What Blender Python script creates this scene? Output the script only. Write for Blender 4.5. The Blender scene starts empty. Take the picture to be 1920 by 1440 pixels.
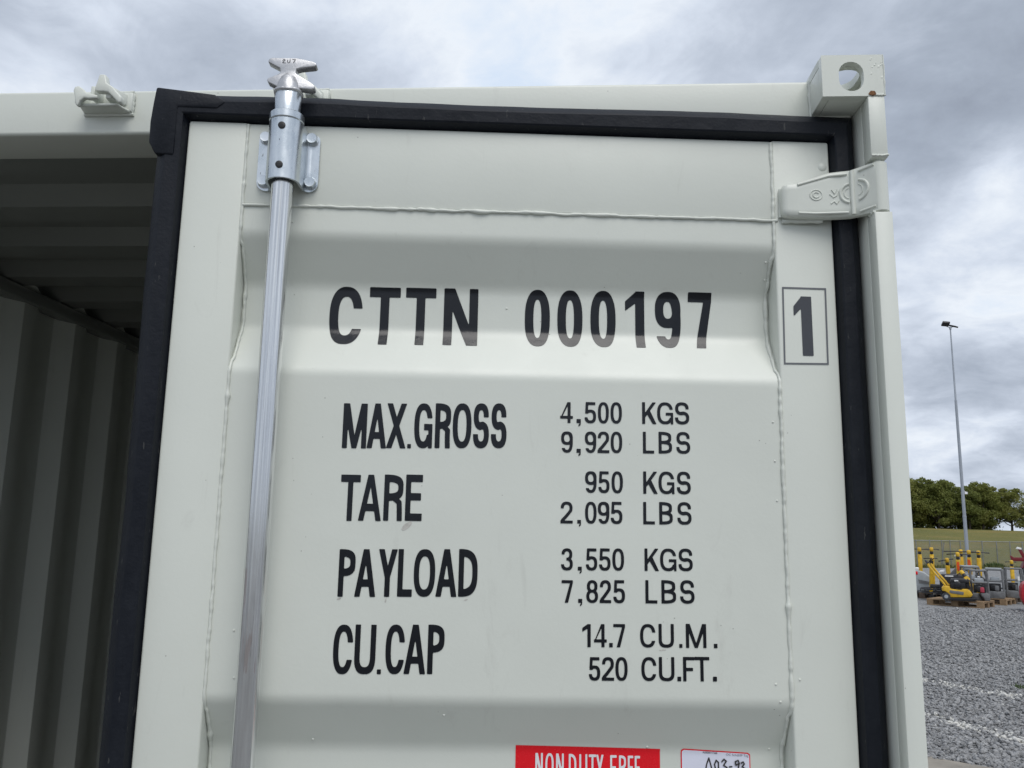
import bpy, bmesh, math, random
import numpy as np
from mathutils import Matrix, Vector, noise
R = math.radians
SC = bpy.context.scene
COL = SC.collection
random.seed(7)
rng = np.random.default_rng(11)

# ------------------------------------------------------------------ camera
PITCH, ROLL, YAW = math.atan(273 / 1560), math.atan(157 / 8900), R(3.4)
fw = Vector((-math.sin(YAW) * math.cos(PITCH), math.cos(YAW) * math.cos(PITCH), math.sin(PITCH)))
r0 = Vector((math.cos(YAW), math.sin(YAW), 0))
u0 = r0.cross(fw)
CAM_ROLL_SIGN = 1
rt = r0 * math.cos(ROLL) + u0 * (CAM_ROLL_SIGN * math.sin(ROLL))
up = rt.cross(fw)
cam_d = bpy.data.cameras.new('camera')
cam = bpy.data.objects.new('camera', cam_d)
COL.objects.link(cam)
cam.matrix_world = Matrix(((rt.x, up.x, -fw.x, 0), (rt.y, up.y, -fw.y, -1.24), (rt.z, up.z, -fw.z, 1.55), (0, 0, 0, 1)))
cam_d.sensor_width = 36
cam_d.lens = 1560 / 1920 * 36
cam_d.clip_start = 0.05
cam_d.clip_end = 6000
SC.camera = cam

# ------------------------------------------------------------------ light
SUN_EL, SUN_AZ = R(56), R(160)        # azimuth clockwise from +Y: behind the camera, a little to the right
sd = Vector((math.sin(SUN_AZ) * math.cos(SUN_EL), math.cos(SUN_AZ) * math.cos(SUN_EL), math.sin(SUN_EL)))
sun_d = bpy.data.lights.new('sun', 'SUN')
sun_d.energy = 1.5
sun_d.angle = R(38)
sun_d.color = (1.0, 0.97, 0.93)
sun = bpy.data.objects.new('sun', sun_d)
COL.objects.link(sun)
sun.rotation_euler = (-sd).to_track_quat('-Z', 'Y').to_euler()

vs = SC.view_settings
vs.view_transform = 'Standard'
vs.look = 'None'
vs.gamma = 1
vs.use_curve_mapping = False
vs.exposure = 0.31

W = bpy.data.worlds.new('World')
SC.world = W
W.use_nodes = True
nt = W.node_tree
nt.nodes.clear()


def N(tree, typ, **kw):
    n = tree.nodes.new(typ)
    for k, v in kw.items():
        setattr(n, k, v)
    return n


def math_node(tree, op, a, b=None, c=None):
    n = tree.nodes.new('ShaderNodeMath')
    n.operation = op
    for i, x in enumerate((a, b, c)):
        if x is None:
            continue
        if isinstance(x, (int, float)):
            n.inputs[i].default_value = x
        else:
            tree.links.new(x, n.inputs[i])
    return n.outputs[0]


def ramp(tree, fac, stops, interp='LINEAR'):
    n = tree.nodes.new('ShaderNodeValToRGB')
    n.color_ramp.interpolation = interp
    e = n.color_ramp.elements
    while len(e) < len(stops):
        e.new(0.5)
    for i, (p, c) in enumerate(stops):
        e[i].position = p
        e[i].color = (*c, 1)
    tree.links.new(fac, n.inputs[0])
    return n.outputs[0]


def mixc(tree, fac, a, b, mode='MIX'):
    n = tree.nodes.new('ShaderNodeMix')
    n.data_type = 'RGBA'
    n.blend_type = mode
    for i, x in ((0, fac), (6, a), (7, b)):
        if hasattr(x, 'is_linked'):
            tree.links.new(x, n.inputs[i])
        elif isinstance(x, (int, float)):
            n.inputs[i].default_value = x
        else:
            n.inputs[i].default_value = (*x, 1)
    return n.outputs[2]


def noise_node(tree, vec, scale, detail=4, rough=0.5, dist=0.0, dim='3D', w=None):
    n = tree.nodes.new('ShaderNodeTexNoise')
    n.noise_dimensions = dim
    n.inputs['Scale'].default_value = scale
    n.inputs['Detail'].default_value = detail
    n.inputs['Roughness'].default_value = rough
    n.inputs['Distortion'].default_value = dist
    if w is not None:
        n.inputs['W'].default_value = w
    if vec is not None:
        tree.links.new(vec, n.inputs['Vector'])
    return n.outputs[0]


# overcast sky: the Nishita sky seen only through thin spots of a broken cloud deck
tc = N(nt, 'ShaderNodeTexCoord')
sep = N(nt, 'ShaderNodeSeparateXYZ')
nt.links.new(tc.outputs['Generated'], sep.inputs[0])
zc = math_node(nt, 'ADD', math_node(nt, 'MAXIMUM', sep.outputs[2], 0.0), 0.30)
cmb = N(nt, 'ShaderNodeCombineXYZ')
nt.links.new(math_node(nt, 'DIVIDE', sep.outputs[0], zc), cmb.inputs[0])
nt.links.new(math_node(nt, 'DIVIDE', sep.outputs[1], zc), cmb.inputs[1])
nt.links.new(math_node(nt, 'MULTIPLY', sep.outputs[2], 0.9), cmb.inputs[2])
mp = N(nt, 'ShaderNodeMapping')
mp.inputs['Location'].default_value = (12.5, -3.3, 0.7)
nt.links.new(cmb.outputs[0], mp.inputs[0])
big = noise_node(nt, mp.outputs[0], 1.3, 2, 0.5, 0.2)
fine = noise_node(nt, mp.outputs[0], 3.1, 10, 0.56, 0.25)
puff = noise_node(nt, mp.outputs[0], 7.5, 8, 0.62, 0.5)
dens = math_node(nt, 'ADD', math_node(nt, 'ADD', math_node(nt, 'MULTIPLY', big, 0.46), math_node(nt, 'MULTIPLY', fine, 0.40)), math_node(nt, 'MULTIPLY', puff, 0.16))
cloud = ramp(nt, dens, [(0.36, (0.555, 0.64, 0.76)), (0.42, (0.68, 0.725, 0.785)), (0.475, (0.55, 0.605, 0.695)), (0.53, (0.43, 0.48, 0.565)), (0.60, (0.32, 0.365, 0.44)), (0.68, (0.25, 0.285, 0.35))], 'LINEAR')
sky = N(nt, 'ShaderNodeTexSky')
sky.sky_type = 'NISHITA'
sky.sun_disc = False
sky.sun_elevation = SUN_EL
sky.sun_rotation = SUN_AZ
sky.air_density = 1.2
sky.dust_density = 1.0
cloud10 = mixc(nt, 1.0, cloud, (10, 10, 10), 'MULTIPLY')
cover = ramp(nt, dens, [(0.24, (0.0, 0.0, 0.0)), (0.32, (1, 1, 1))])
cov = N(nt, 'ShaderNodeSeparateColor')
nt.links.new(cover, cov.inputs[0])
both = mixc(nt, cov.outputs[0], sky.outputs[0], cloud10)
bg = N(nt, 'ShaderNodeBackground')
bg.inputs['Strength'].default_value = 0.1
nt.links.new(both, bg.inputs['Color'])
wo = N(nt, 'ShaderNodeOutputWorld')
nt.links.new(bg.outputs[0], wo.inputs[0])

# ------------------------------------------------------------------ materials
def mat(name, color, rough=0.5, metal=0.0, spec=None):
    m = bpy.data.materials.new(name)
    m.use_nodes = True
    b = m.node_tree.nodes['Principled BSDF']
    b.inputs['Base Color'].default_value = (*color, 1)
    b.inputs['Roughness'].default_value = rough
    b.inputs['Metallic'].default_value = metal
    if spec is not None:
        b.inputs['Specular IOR Level'].default_value = spec
    m.diffuse_color = (*color, 1)
    return m, m.node_tree, b


def wpos(t):
    return N(t, 'ShaderNodeNewGeometry').outputs['Position']


def scaled(t, vec, s):
    n = N(t, 'ShaderNodeVectorMath', operation='MULTIPLY')
    t.links.new(vec, n.inputs[0])
    n.inputs[1].default_value = s
    return n.outputs[0]


def bump(t, b, h, strength, dist):
    n = N(t, 'ShaderNodeBump')
    n.inputs['Strength'].default_value = strength
    n.inputs['Distance'].default_value = dist
    t.links.new(h, n.inputs['Height'])
    t.links.new(n.outputs[0], b.inputs['Normal'])


def simple(name, color, rough=0.5, metal=0.0, var=0.15, scale=8.0, bstr=0.15):
    """a colour with uneven wear and fine relief"""
    m, t, b = mat(name, color, rough, metal)
    p = wpos(t)
    f = noise_node(t, p, scale, 6, 0.6)
    c = ramp(t, f, [(0.3, tuple(x * (1 - var) for x in color)), (0.7, tuple(min(1, x * (1 + var)) for x in color))])
    t.links.new(c, b.inputs['Base Color'])
    f2 = noise_node(t, p, scale * 6, 3, 0.5)
    r = math_node(t, 'ADD', math_node(t, 'MULTIPLY', f2, 0.3), rough - 0.15)
    t.links.new(r, b.inputs['Roughness'])
    bump(t, b, f2, bstr, 0.004)
    return m


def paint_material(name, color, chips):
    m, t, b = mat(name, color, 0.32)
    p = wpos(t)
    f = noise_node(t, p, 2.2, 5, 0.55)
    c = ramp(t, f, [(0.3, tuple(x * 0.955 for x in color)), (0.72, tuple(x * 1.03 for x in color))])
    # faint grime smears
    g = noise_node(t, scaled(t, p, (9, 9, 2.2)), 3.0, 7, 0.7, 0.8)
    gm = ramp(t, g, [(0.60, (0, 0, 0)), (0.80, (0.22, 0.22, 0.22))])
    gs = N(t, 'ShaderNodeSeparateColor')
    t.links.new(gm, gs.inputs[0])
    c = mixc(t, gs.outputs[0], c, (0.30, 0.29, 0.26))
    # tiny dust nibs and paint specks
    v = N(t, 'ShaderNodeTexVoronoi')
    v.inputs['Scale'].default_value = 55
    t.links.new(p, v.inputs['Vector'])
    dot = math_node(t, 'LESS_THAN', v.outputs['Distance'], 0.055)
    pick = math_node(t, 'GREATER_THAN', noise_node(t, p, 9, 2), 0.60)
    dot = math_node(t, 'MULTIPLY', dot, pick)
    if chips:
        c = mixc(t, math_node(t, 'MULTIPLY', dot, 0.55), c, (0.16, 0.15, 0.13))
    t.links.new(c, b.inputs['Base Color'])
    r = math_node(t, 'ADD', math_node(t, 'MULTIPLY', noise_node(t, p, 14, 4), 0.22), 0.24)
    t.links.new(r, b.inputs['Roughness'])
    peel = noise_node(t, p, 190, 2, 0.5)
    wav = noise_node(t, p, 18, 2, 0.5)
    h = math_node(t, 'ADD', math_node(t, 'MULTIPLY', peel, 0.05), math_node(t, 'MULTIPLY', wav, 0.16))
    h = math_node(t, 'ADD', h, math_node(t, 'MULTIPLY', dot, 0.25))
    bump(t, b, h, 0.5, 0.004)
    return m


PAINT = paint_material('container_paint', (0.652, 0.676, 0.618), True)
ROOF_SHADE = paint_material('roof_shade_paint', (0.20, 0.21, 0.195), True)  # container paint darkened, the ceiling's shade put into its colour
WELDP = paint_material('weld_paint', (0.652, 0.676, 0.618), False)


def rubber_material():
    m, t, b = mat('seal_rubber', (0.007, 0.009, 0.014), 0.5, 0.0, 0.22)
    p = wpos(t)
    f = noise_node(t, scaled(t, p, (20, 20, 6)), 1.5, 8, 0.65)
    c = ramp(t, f, [(0.35, (0.0050, 0.0068, 0.0115)), (0.68, (0.011, 0.0135, 0.019)), (0.82, (0.04, 0.043, 0.046))])
    # pale scuffs where it rubbed
    sc = noise_node(t, scaled(t, p, (160, 160, 30)), 1.0, 4, 0.6)
    k = math_node(t, 'MULTIPLY', math_node(t, 'GREATER_THAN', sc, 0.68), 0.4)
    c = mixc(t, k, c, (0.10, 0.10, 0.095))
    t.links.new(c, b.inputs['Base Color'])
    r = math_node(t, 'ADD', math_node(t, 'MULTIPLY', f, 0.35), 0.34)
    t.links.new(r, b.inputs['Roughness'])
    hh = math_node(t, 'ADD', noise_node(t, p, 40, 3), math_node(t, 'MULTIPLY', noise_node(t, p, 240, 2), 0.25))
    bump(t, b, hh, 0.35, 0.004)
    return m


RUBBER = rubber_material()


def vinyl_material(name='black_vinyl', base=(0.006, 0.0075, 0.011), spec=0.36):
    m, t, b = mat(name, base, 0.16, 0.0, spec)
    p = wpos(t)
    bub = noise_node(t, p, 95, 3, 0.6)
    wv = noise_node(t, p, 22, 2, 0.5)
    bump(t, b, math_node(t, 'ADD', math_node(t, 'MULTIPLY', bub, 0.16), math_node(t, 'MULTIPLY', wv, 0.3)), 0.3, 0.004)
    r = math_node(t, 'ADD', math_node(t, 'MULTIPLY', noise_node(t, p, 30, 3), 0.2), 0.08)
    t.links.new(r, b.inputs['Roughness'])
    return m


VINYL = vinyl_material()
GVINYL = vinyl_material('dark_grey_vinyl', (0.055, 0.058, 0.066), 0.5)
FVINYL = vinyl_material('grey_vinyl', (0.14, 0.145, 0.155), 0.5)


def galvanised():
    m, t, b = mat('galvanised_pipe', (0.60, 0.62, 0.64), 0.3, 0.95)
    p = wpos(t)
    s1 = noise_node(t, scaled(t, p, (330, 330, 2.0)), 1.0, 3, 0.6)
    s2 = noise_node(t, scaled(t, p, (110, 110, 8)), 1.0, 8, 0.7, 0.5)
    c = ramp(t, math_node(t, 'ADD', math_node(t, 'MULTIPLY', s1, 0.6), math_node(t, 'MULTIPLY', s2, 0.4)), [(0.32, (0.50, 0.51, 0.52)), (0.47, (0.67, 0.68, 0.685)), (0.62, (0.82, 0.83, 0.835))])
    # thin dark scratches along the tube
    sc = noise_node(t, scaled(t, p, (420, 420, 9)), 1.0, 3, 0.5)
    sm = math_node(t, 'MULTIPLY', math_node(t, 'GREATER_THAN', sc, 0.725), 0.6)
    c = mixc(t, sm, c, (0.09, 0.08, 0.075))
    # a rusty rub mark
    sp = N(t, 'ShaderNodeSeparateXYZ')
    t.links.new(p, sp.inputs[0])
    rz = math_node(t, 'LESS_THAN', math_node(t, 'ABSOLUTE', math_node(t, 'SUBTRACT', sp.outputs[2], 1.42)), 0.07)
    rm = math_node(t, 'MULTIPLY', math_node(t, 'GREATER_THAN', noise_node(t, scaled(t, p, (300, 300, 12)), 1.0, 2), 0.60), rz)
    c = mixc(t, math_node(t, 'MULTIPLY', rm, 0.28), c, (0.34, 0.15, 0.10))
    t.links.new(c, b.inputs['Base Color'])
    r = math_node(t, 'ADD', math_node(t, 'MULTIPLY', s2, 0.26), 0.06)
    t.links.new(r, b.inputs['Roughness'])
    bump(t, b, math_node(t, 'ADD', math_node(t, 'MULTIPLY', s1, 0.5), math_node(t, 'MULTIPLY', s2, 0.4)), 0.14, 0.0012)
    return m


GALV = galvanised()


def zinc():
    m, t, b = mat('zinc_plate', (0.66, 0.70, 0.73), 0.3, 0.95)
    p = wpos(t)
    f = noise_node(t, scaled(t, p, (30, 30, 16)), 1.0, 6, 0.6)
    c = ramp(t, f, [(0.3, (0.50, 0.55, 0.59)), (0.55, (0.66, 0.70, 0.73)), (0.75, (0.74, 0.76, 0.78))])
    sc = noise_node(t, scaled(t, p, (260, 260, 60)), 1.0, 3, 0.5)
    c = mixc(t, math_node(t, 'MULTIPLY', math_node(t, 'GREATER_THAN', sc, 0.715), 0.7), c, (0.06, 0.055, 0.05))
    t.links.new(c, b.inputs['Base Color'])
    r = math_node(t, 'ADD', math_node(t, 'MULTIPLY', f, 0.3), 0.14)
    t.links.new(r, b.inputs['Roughness'])
    bump(t, b, noise_node(t, p, 160, 3), 0.12, 0.001)
    return m


ZINC = zinc()
CAST = simple('cast_silver', (0.52, 0.52, 0.53), 0.40, 0.75, 0.14, 45, 0.07)
BLACKP = simple('black_plastic', (0.012, 0.012, 0.013), 0.45, 0, 0.2, 30)
RUST = simple('rust', (0.24, 0.11, 0.045), 0.8, 0, 0.4, 120, 0.6)
DARKMARK = simple('marker_ink', (0.03, 0.025, 0.025), 0.6)
REDV = simple('red_vinyl', (0.78, 0.006, 0.016), 0.25, 0, 0.05, 30, 0.05)
WHITEV = simple('white_vinyl', (0.78, 0.78, 0.80), 0.3, 0, 0.04, 30, 0.05)
TAGPAPER = simple('tag_paper', (0.74, 0.75, 0.86), 0.35, 0, 0.03, 30, 0.05)
PLY = simple('plywood_floor', (0.075, 0.05, 0.03), 0.7, 0, 0.3, 12, 0.3)


# ------------------------------------------------------------------ mesh helpers
class MB:
    """collects shapes; build() links them as ONE mesh object"""

    def __init__(self, M=None):
        self.v, self.f, self.mi = [], [], []
        self.M = M or Matrix.Identity(4)
        self.cur = 0

    def add(self, vs, fs, M=None):
        o = len(self.v)
        T = self.M @ M if M is not None else self.M
        self.v += [tuple(T @ Vector(p)) for p in vs]
        self.f += [tuple(i + o for i in f) for f in fs]
        self.mi += [self.cur] * len(fs)
        return self

    def box(self, x0, x1, y0, y1, z0, z1, M=None):
        vs = [(x, y, z) for x in (x0, x1) for y in (y0, y1) for z in (z0, z1)]
        return self.add(vs, [(0, 1, 3, 2), (4, 6, 7, 5), (0, 4, 5, 1), (2, 3, 7, 6), (0, 2, 6, 4), (1, 5, 7, 3)], M)

    def prism(self, poly, a, b, plane='xz', M=None):
        n = len(poly)
        def P(p, d):
            return {'xz': (p[0], d, p[1]), 'xy': (p[0], p[1], d), 'yz': (d, p[0], p[1])}[plane]
        vs = [P(p, a) for p in poly] + [P(p, b) for p in poly]
        fs = [tuple(range(n)), tuple(range(2 * n - 1, n - 1, -1))]
        fs += [(i, i + n, (i + 1) % n + n, (i + 1) % n) for i in range(n)]
        return self.add(vs, fs, M)

    def tube(self, path, r, n=10, caps=True, M=None, jitter=None):
        P = [Vector(p) for p in path]
        rs = r if isinstance(r, (list, tuple)) else [r] * len(P)
        vs, fs = [], []
        t0 = (P[1] - P[0]).normalized()
        a = Vector((0, 0, 1)) if abs(t0.z) < 0.9 else Vector((1, 0, 0))
        x = t0.cross(a).normalized()
        for i, p in enumerate(P):
            t = (P[min(i + 1, len(P) - 1)] - P[max(i - 1, 0)]).normalized()
            x = (x - t * x.dot(t)).normalized()
            y = t.cross(x)
            for k in range(n):
                an = 2 * math.pi * k / n
                rr = rs[i] * (jitter(i, k) if jitter else 1)
                vs.append(p + (x * math.cos(an) + y * math.sin(an)) * rr)
        for i in range(len(P) - 1):
            for k in range(n):
                fs.append((i * n + k, i * n + (k + 1) % n, (i + 1) * n + (k + 1) % n, (i + 1) * n + k))
        if caps:
            fs.append(tuple(range(n - 1, -1, -1)))
            fs.append(tuple(range((len(P) - 1) * n, len(P) * n)))
        return self.add(vs, fs, M)

    def lathe(self, prof, n=24, M=None):
        """profile of (radius, z) turned about z"""
        vs, fs = [], []
        for r, z in prof:
            for k in range(n):
                an = 2 * math.pi * k / n
                vs.append((r * math.cos(an), r * math.sin(an), z))
        for i in range(len(prof) - 1):
            for k in range(n):
                fs.append((i * n + k, i * n + (k + 1) % n, (i + 1) * n + (k + 1) % n, (i + 1) * n + k))
        fs.append(tuple(range(n - 1, -1, -1)))
        fs.append(tuple(range((len(prof) - 1) * n, len(prof) * n)))
        return self.add(vs, fs, M)

    def grid(self, rows, closed=False, M=None):
        m = len(rows[0])
        vs = [p for r in rows for p in r]
        fs = []
        for i in range(len(rows) - 1):
            for k in range(m if closed else m - 1):
                fs.append((i * m + k, i * m + (k + 1) % m, (i + 1) * m + (k + 1) % m, (i + 1) * m + k))
        return self.add(vs, fs, M)

    def build(self, name, mats, parent=None, bevel=0, seg=2, angle=35, smooth=True, label=None, recalc=True):
        me = bpy.data.meshes.new(name)
        me.from_pydata(self.v, [], self.f)
        mats = mats if isinstance(mats, (list, tuple)) else [mats]
        for m in mats:
            me.materials.append(m)
        if len(mats) > 1:
            me.polygons.foreach_set('material_index', self.mi)
        bm = bmesh.new()
        bm.from_mesh(me)
        if recalc:
            bmesh.ops.recalc_face_normals(bm, faces=bm.faces)
        if bevel:
            es = [e for e in bm.edges if len(e.link_faces) == 2 and e.calc_face_angle(0) > R(30)]
            bmesh.ops.bevel(bm, geom=es, offset=bevel, segments=seg, profile=0.5, affect='EDGES', clamp_overlap=True)
        bm.to_mesh(me)
        bm.free()
        return link(name, me, parent, smooth, angle, label)


def link(name, me, parent=None, smooth=True, angle=35, label=None):
    if smooth:
        me.polygons.foreach_set('use_smooth', [True] * len(me.polygons))
        me.set_sharp_from_angle(angle=R(angle))
    me.update()
    o = bpy.data.objects.new(name, me)
    COL.objects.link(o)
    adopt(o, parent)
    if label:
        o['label'] = label
    return o


def world_loc(p):
    v = Vector(p.location)
    q = p.parent
    while q is not None:
        v += Vector(q.location)
        q = q.parent
    return v


def adopt(o, parent):
    """mesh data is in world coordinates; roots are unrotated empties"""
    if parent is None:
        return
    o.parent = parent
    r = parent
    while r.parent is not None:
        r = r.parent
    o.matrix_parent_inverse = Matrix.Translation(-Vector(r.location)) if parent is r else Matrix.Identity(4)


def thing(name, label, cat, loc=(0, 0, 0), group=None):
    o = bpy.data.objects.new(name, None)
    o.empty_display_size = 0.2
    COL.objects.link(o)
    o.location = loc
    tag(o, label, cat, group)
    return o


def tag(o, label=None, cat=None, group=None, kind=None):
    for k, v in (('label', label), ('category', cat), ('group', group), ('kind', kind)):
        if v:
            o[k] = v
    return o


def raw_mesh(name, v, f, mats, mi=None):
    """numpy arrays straight into a mesh: v (n,3), f (m,k)"""
    me = bpy.data.meshes.new(name)
    n, k = f.shape
    me.vertices.add(len(v))
    me.vertices.foreach_set('co', v.astype(np.float32).ravel())
    me.loops.add(n * k)
    me.loops.foreach_set('vertex_index', f.astype(np.int32).ravel())
    me.polygons.add(n)
    me.polygons.foreach_set('loop_start', np.arange(0, n * k, k, dtype=np.int32))
    for m in (mats if isinstance(mats, (list, tuple)) else [mats]):
        me.materials.append(m)
    if mi is not None:
        me.polygons.foreach_set('material_index', mi.astype(np.int32))
    me.update(calc_edges=True)
    me.validate()
    return me


def plate(outline, holes, thick, M):
    """flat plate with holes in the local xy plane, thickness along z, as a list of verts and faces in world space"""
    cu = bpy.data.curves.new('outline', 'CURVE')
    cu.dimensions = '2D'
    cu.fill_mode = 'BOTH'
    cu.extrude = thick / 2
    for pts in [outline] + holes:
        s = cu.splines.new('POLY')
        s.points.add(len(pts) - 1)
        for p, q in zip(s.points, pts):
            p.co = (q[0], q[1], 0, 1)
        s.use_cyclic_u = True
    o = bpy.data.objects.new('outline', cu)
    COL.objects.link(o)
    dg = bpy.context.evaluated_depsgraph_get()
    dg.update()
    me = bpy.data.meshes.new_from_object(o.evaluated_get(dg))
    vs = [tuple(M @ v.co) for v in me.vertices]
    fs = [tuple(p.vertices) for p in me.polygons]
    bpy.data.objects.remove(o)
    bpy.data.curves.remove(cu)
    bpy.data.meshes.remove(me)
    return vs, fs


def noise1(x, seed=0.0):
    return noise.noise(Vector((x, seed, seed * 1.7 + 3.3)))

# ------------------------------------------------------------------ the container
# world: X along the container's front, Y into it, Z up; the door leaf stands ajar by 5.4 degrees
TH = R(5.4)
EX = Vector((math.cos(TH), math.sin(TH), 0))
NO = Vector((math.sin(TH), -math.cos(TH), 0))
DOOR_P = Vector((0.4341, 0.06, 0))
MD = Matrix(((EX.x, -NO.x, 0, DOOR_P.x), (EX.y, -NO.y, 0, DOOR_P.y), (0, 0, 1, 0), (0, 0, 0, 1)))   # local: x = u, y = into the door, z = up

container = thing('shipping_container', 'light grey steel shipping container with its right door ajar and its left side open', 'container', (-0.575, 1.7, 0))

ZT = 2.1835          # top edge of the door leaf
DEP = 0.042


def profile_raw(z):
    if z > 2.0:
        return -0.002
    k = (2.0 - z) % 0.694
    if k < 0.072:
        return -0.002 - DEP * k / 0.072
    if k < 0.142:
        return -0.002 - DEP
    if k < 0.216:
        return -0.002 - DEP * (0.216 - k) / 0.074
    return -0.002


_pz = np.arange(0.0, 2.3, 0.001)
_praw = np.array([profile_raw(z) for z in _pz])
_ker = np.ones(19) / 19
_psm = np.convolve(np.pad(_praw, 9, mode='edge'), _ker, mode='valid')


def profile(z):
    return float(np.interp(z, _pz, _psm))


def surf(u, z):
    d = 0.0009 * noise.noise(Vector((u * 3.1, z * 4.0, 5.0))) + 0.0004 * noise.noise(Vector((u * 11, z * 13, 2.0)))
    return profile(z) + d


# door leaf: hollow-section frame, the sheet and its welds
mb = MB(MD)
mb.box(-1.033, -0.9405, 0.0, 0.05, 0.13, ZT)
mb.box(-0.0945, 0.0, 0.0, 0.05, 0.13, ZT)
mb.box(-0.9405, -0.0945, 0.001, 0.049, 2.0462, ZT - 0.001)
mb.box(-0.9405, -0.0945, 0.001, 0.049, 0.131, 0.25)
door = mb.build('door', PAINT, container, bevel=0.0035, seg=3)

us = np.linspace(-0.9425, -0.0925, 70)
zs = np.concatenate([np.arange(0.245, 1.08, 0.008), np.arange(1.08, 1.32, 0.003), np.arange(1.32, 1.77, 0.012), np.arange(1.77, 2.01, 0.003), np.arange(2.01, 2.0475, 0.006), [2.0475]])
rows = [[(u, -surf(u, z), z) for u in us] for z in zs]
back = [[(u, 0.0485, z) for u in us] for z in (zs[0], zs[-1])]
mb = MB(MD).grid(rows)
sheet = mb.build('corrugated_panel', PAINT, door, angle=60, recalc=False)


def weld(path, r, seed, name='weld_bead'):
    """a painted run of weld: a lumpy bead along a path in door coordinates"""
    pts = [Vector(p) for p in path]
    L = [0.0]
    for a, b in zip(pts, pts[1:]):
        L.append(L[-1] + (b - a).length)
    n = int(L[-1] / 0.0028)
    out, rs = [], []
    j = 0
    for i in range(n + 1):
        d = L[-1] * i / n
        while j < len(L) - 2 and L[j + 1] < d:
            j += 1
        t = (d - L[j]) / max(1e-9, L[j + 1] - L[j])
        p = pts[j].lerp(pts[j + 1], t)
        s = d * 1.0
        w = Vector((noise1(s * 55, seed), noise1(s * 40, seed + 5) * 0.5, noise1(s * 50, seed + 9))) * 0.0011
        out.append(p + w)
        lump = max(0.0, noise1(s * 34, seed + 2) - 0.22) * 1.3
        rs.append(r * (0.80 + 0.38 * noise1(s * 120, seed + 3) + lump))
    b = MB(MD).tube(out, rs, 8)
    return b.build(name, WELDP, door, angle=80)


weld([(-0.939 + 0.85 * i / 60, 0.0005 - 0.0, 2.0458 + 0.0014 * noise1(i * 0.4, 3)) for i in range(61)], 0.0030, 1.0)
zz = np.concatenate([np.arange(0.27, 1.06, 0.02), np.arange(1.06, 1.32, 0.006), np.arange(1.32, 1.76, 0.02), np.arange(1.76, 2.02, 0.006), np.arange(2.02, 2.18, 0.02)])
weld([(-0.9395 + (0.0025 if profile(z) < -0.01 else 0), -profile(z) - 0.001, z) for z in zz], 0.0031, 12.0)
weld([(-0.0952 - (0.0035 if profile(z) < -0.01 else 0), -profile(z) - 0.001, z) for z in zz], 0.0036, 23.0)
# scattered weld spatter under the paint
mb = MB(MD)
for u, z in [(-0.118, 1.3345), (-0.083, 1.3415), (-0.118, 1.236), (-0.90, 1.335), (-0.905, 1.40), (-0.112, 1.31), (-0.106, 1.60), (-0.107, 1.66), (-0.108, 1.72),
             (-0.30, 1.2375), (-0.79, 1.245), (-0.60, 1.285), (-0.86, 2.02), (-0.106, 1.98), (-0.104, 1.955), (-0.52, 1.90)]:
    off = surf(u, z) if -0.9405 < u < -0.0945 else 0
    mb.lathe([(0.0019, 0), (0.0014, 0.0010), (0.0004, 0.0015)], 7, Matrix.Translation((u, -off, z)) @ Matrix.Rotation(R(90), 4, 'X'))
sp = mb.build('weld_spatter', WELDP, door)
tag(sp, kind='stuff')

# rubber seal round the leaf
prof = [(-0.003, -0.022), (0.0005, -0.006), (0.0062, 0.0115), (0.0085, 0.0130), (0.0275, 0.0143), (0.0300, 0.0132), (0.0430, 0.0025), (0.0452, -0.001), (0.0458, -0.006), (0.0455, -0.034)]
loops = []
for s, off in prof:
    loop = []
    x0, x1, z0, z1 = -1.033 - s, 0.0 + s * 0.93, 0.13 - s, ZT + s
    w = 0.0016 if s > 0.02 else 0.0005
    def wob(t, sd):
        return w * (noise1(t * 7.0, sd) + 0.5 * noise1(t * 19.0, sd + 1))
    for i in range(90):
        t = i / 90
        loop.append((x1 + wob(t * 2, 1), -off + wob(t * 2, 2), z0 + (z1 - z0) * t))
    for i in range(60):
        t = i / 60
        loop.append((x1 + (x0 - x1) * t, -off + wob(t, 4), z1 + wob(t, 3) + 0.002 * math.sin(t * 9.0) * (s > 0.02) * math.sin(t * math.pi)))
    for i in range(90):
        t = i / 90
        loop.append((x0 + wob(t * 2, 6), -off + wob(t * 2, 7), z1 + (z0 - z1) * t))
    for i in range(60):
        t = i / 60
        loop.append((x0 + (x1 - x0) * t, -off, z0))
    loops.append(loop)
mb = MB(MD).grid(loops, closed=True)
seal = mb.build('rubber_seal', RUBBER, door, angle=24)
mb = MB(MD)
mb.prism([(-1.0875, 2.139), (-1.0885, 2.172), (-1.0862, 2.205), (-1.0835, 2.2318), (-1.040, 2.2275), (-0.9915, 2.2225), (-0.9725, 2.2105), (-0.986, 2.1985), (-1.047, 2.1985), (-1.047, 2.118), (-1.0765, 2.119)], -0.0158, 0.03)
mb.build('seal_corner', RUBBER, door, bevel=0.004, seg=2)

# ---------------------------------------------------------------- lettering: glyph fields contoured on a fine grid and laid on the sheet
def g_box(X, Y, x0, x1, y0, y1):
    return np.minimum(np.minimum(X - x0, x1 - X), np.minimum(Y - y0, y1 - Y))


def g_poly(X, Y, P):
    f = None
    n = len(P)
    A = sum(P[i][0] * P[(i + 1) % n][1] - P[(i + 1) % n][0] * P[i][1] for i in range(n))
    if A < 0:
        P = P[::-1]
    for i in range(n):
        (ax, ay), (bx, by) = P[i], P[(i + 1) % n]
        l = math.hypot(bx - ax, by - ay) or 1e-9
        d = ((bx - ax) * (Y - ay) - (by - ay) * (X - ax)) / l
        f = d if f is None else np.minimum(f, d)
    return f


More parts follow.
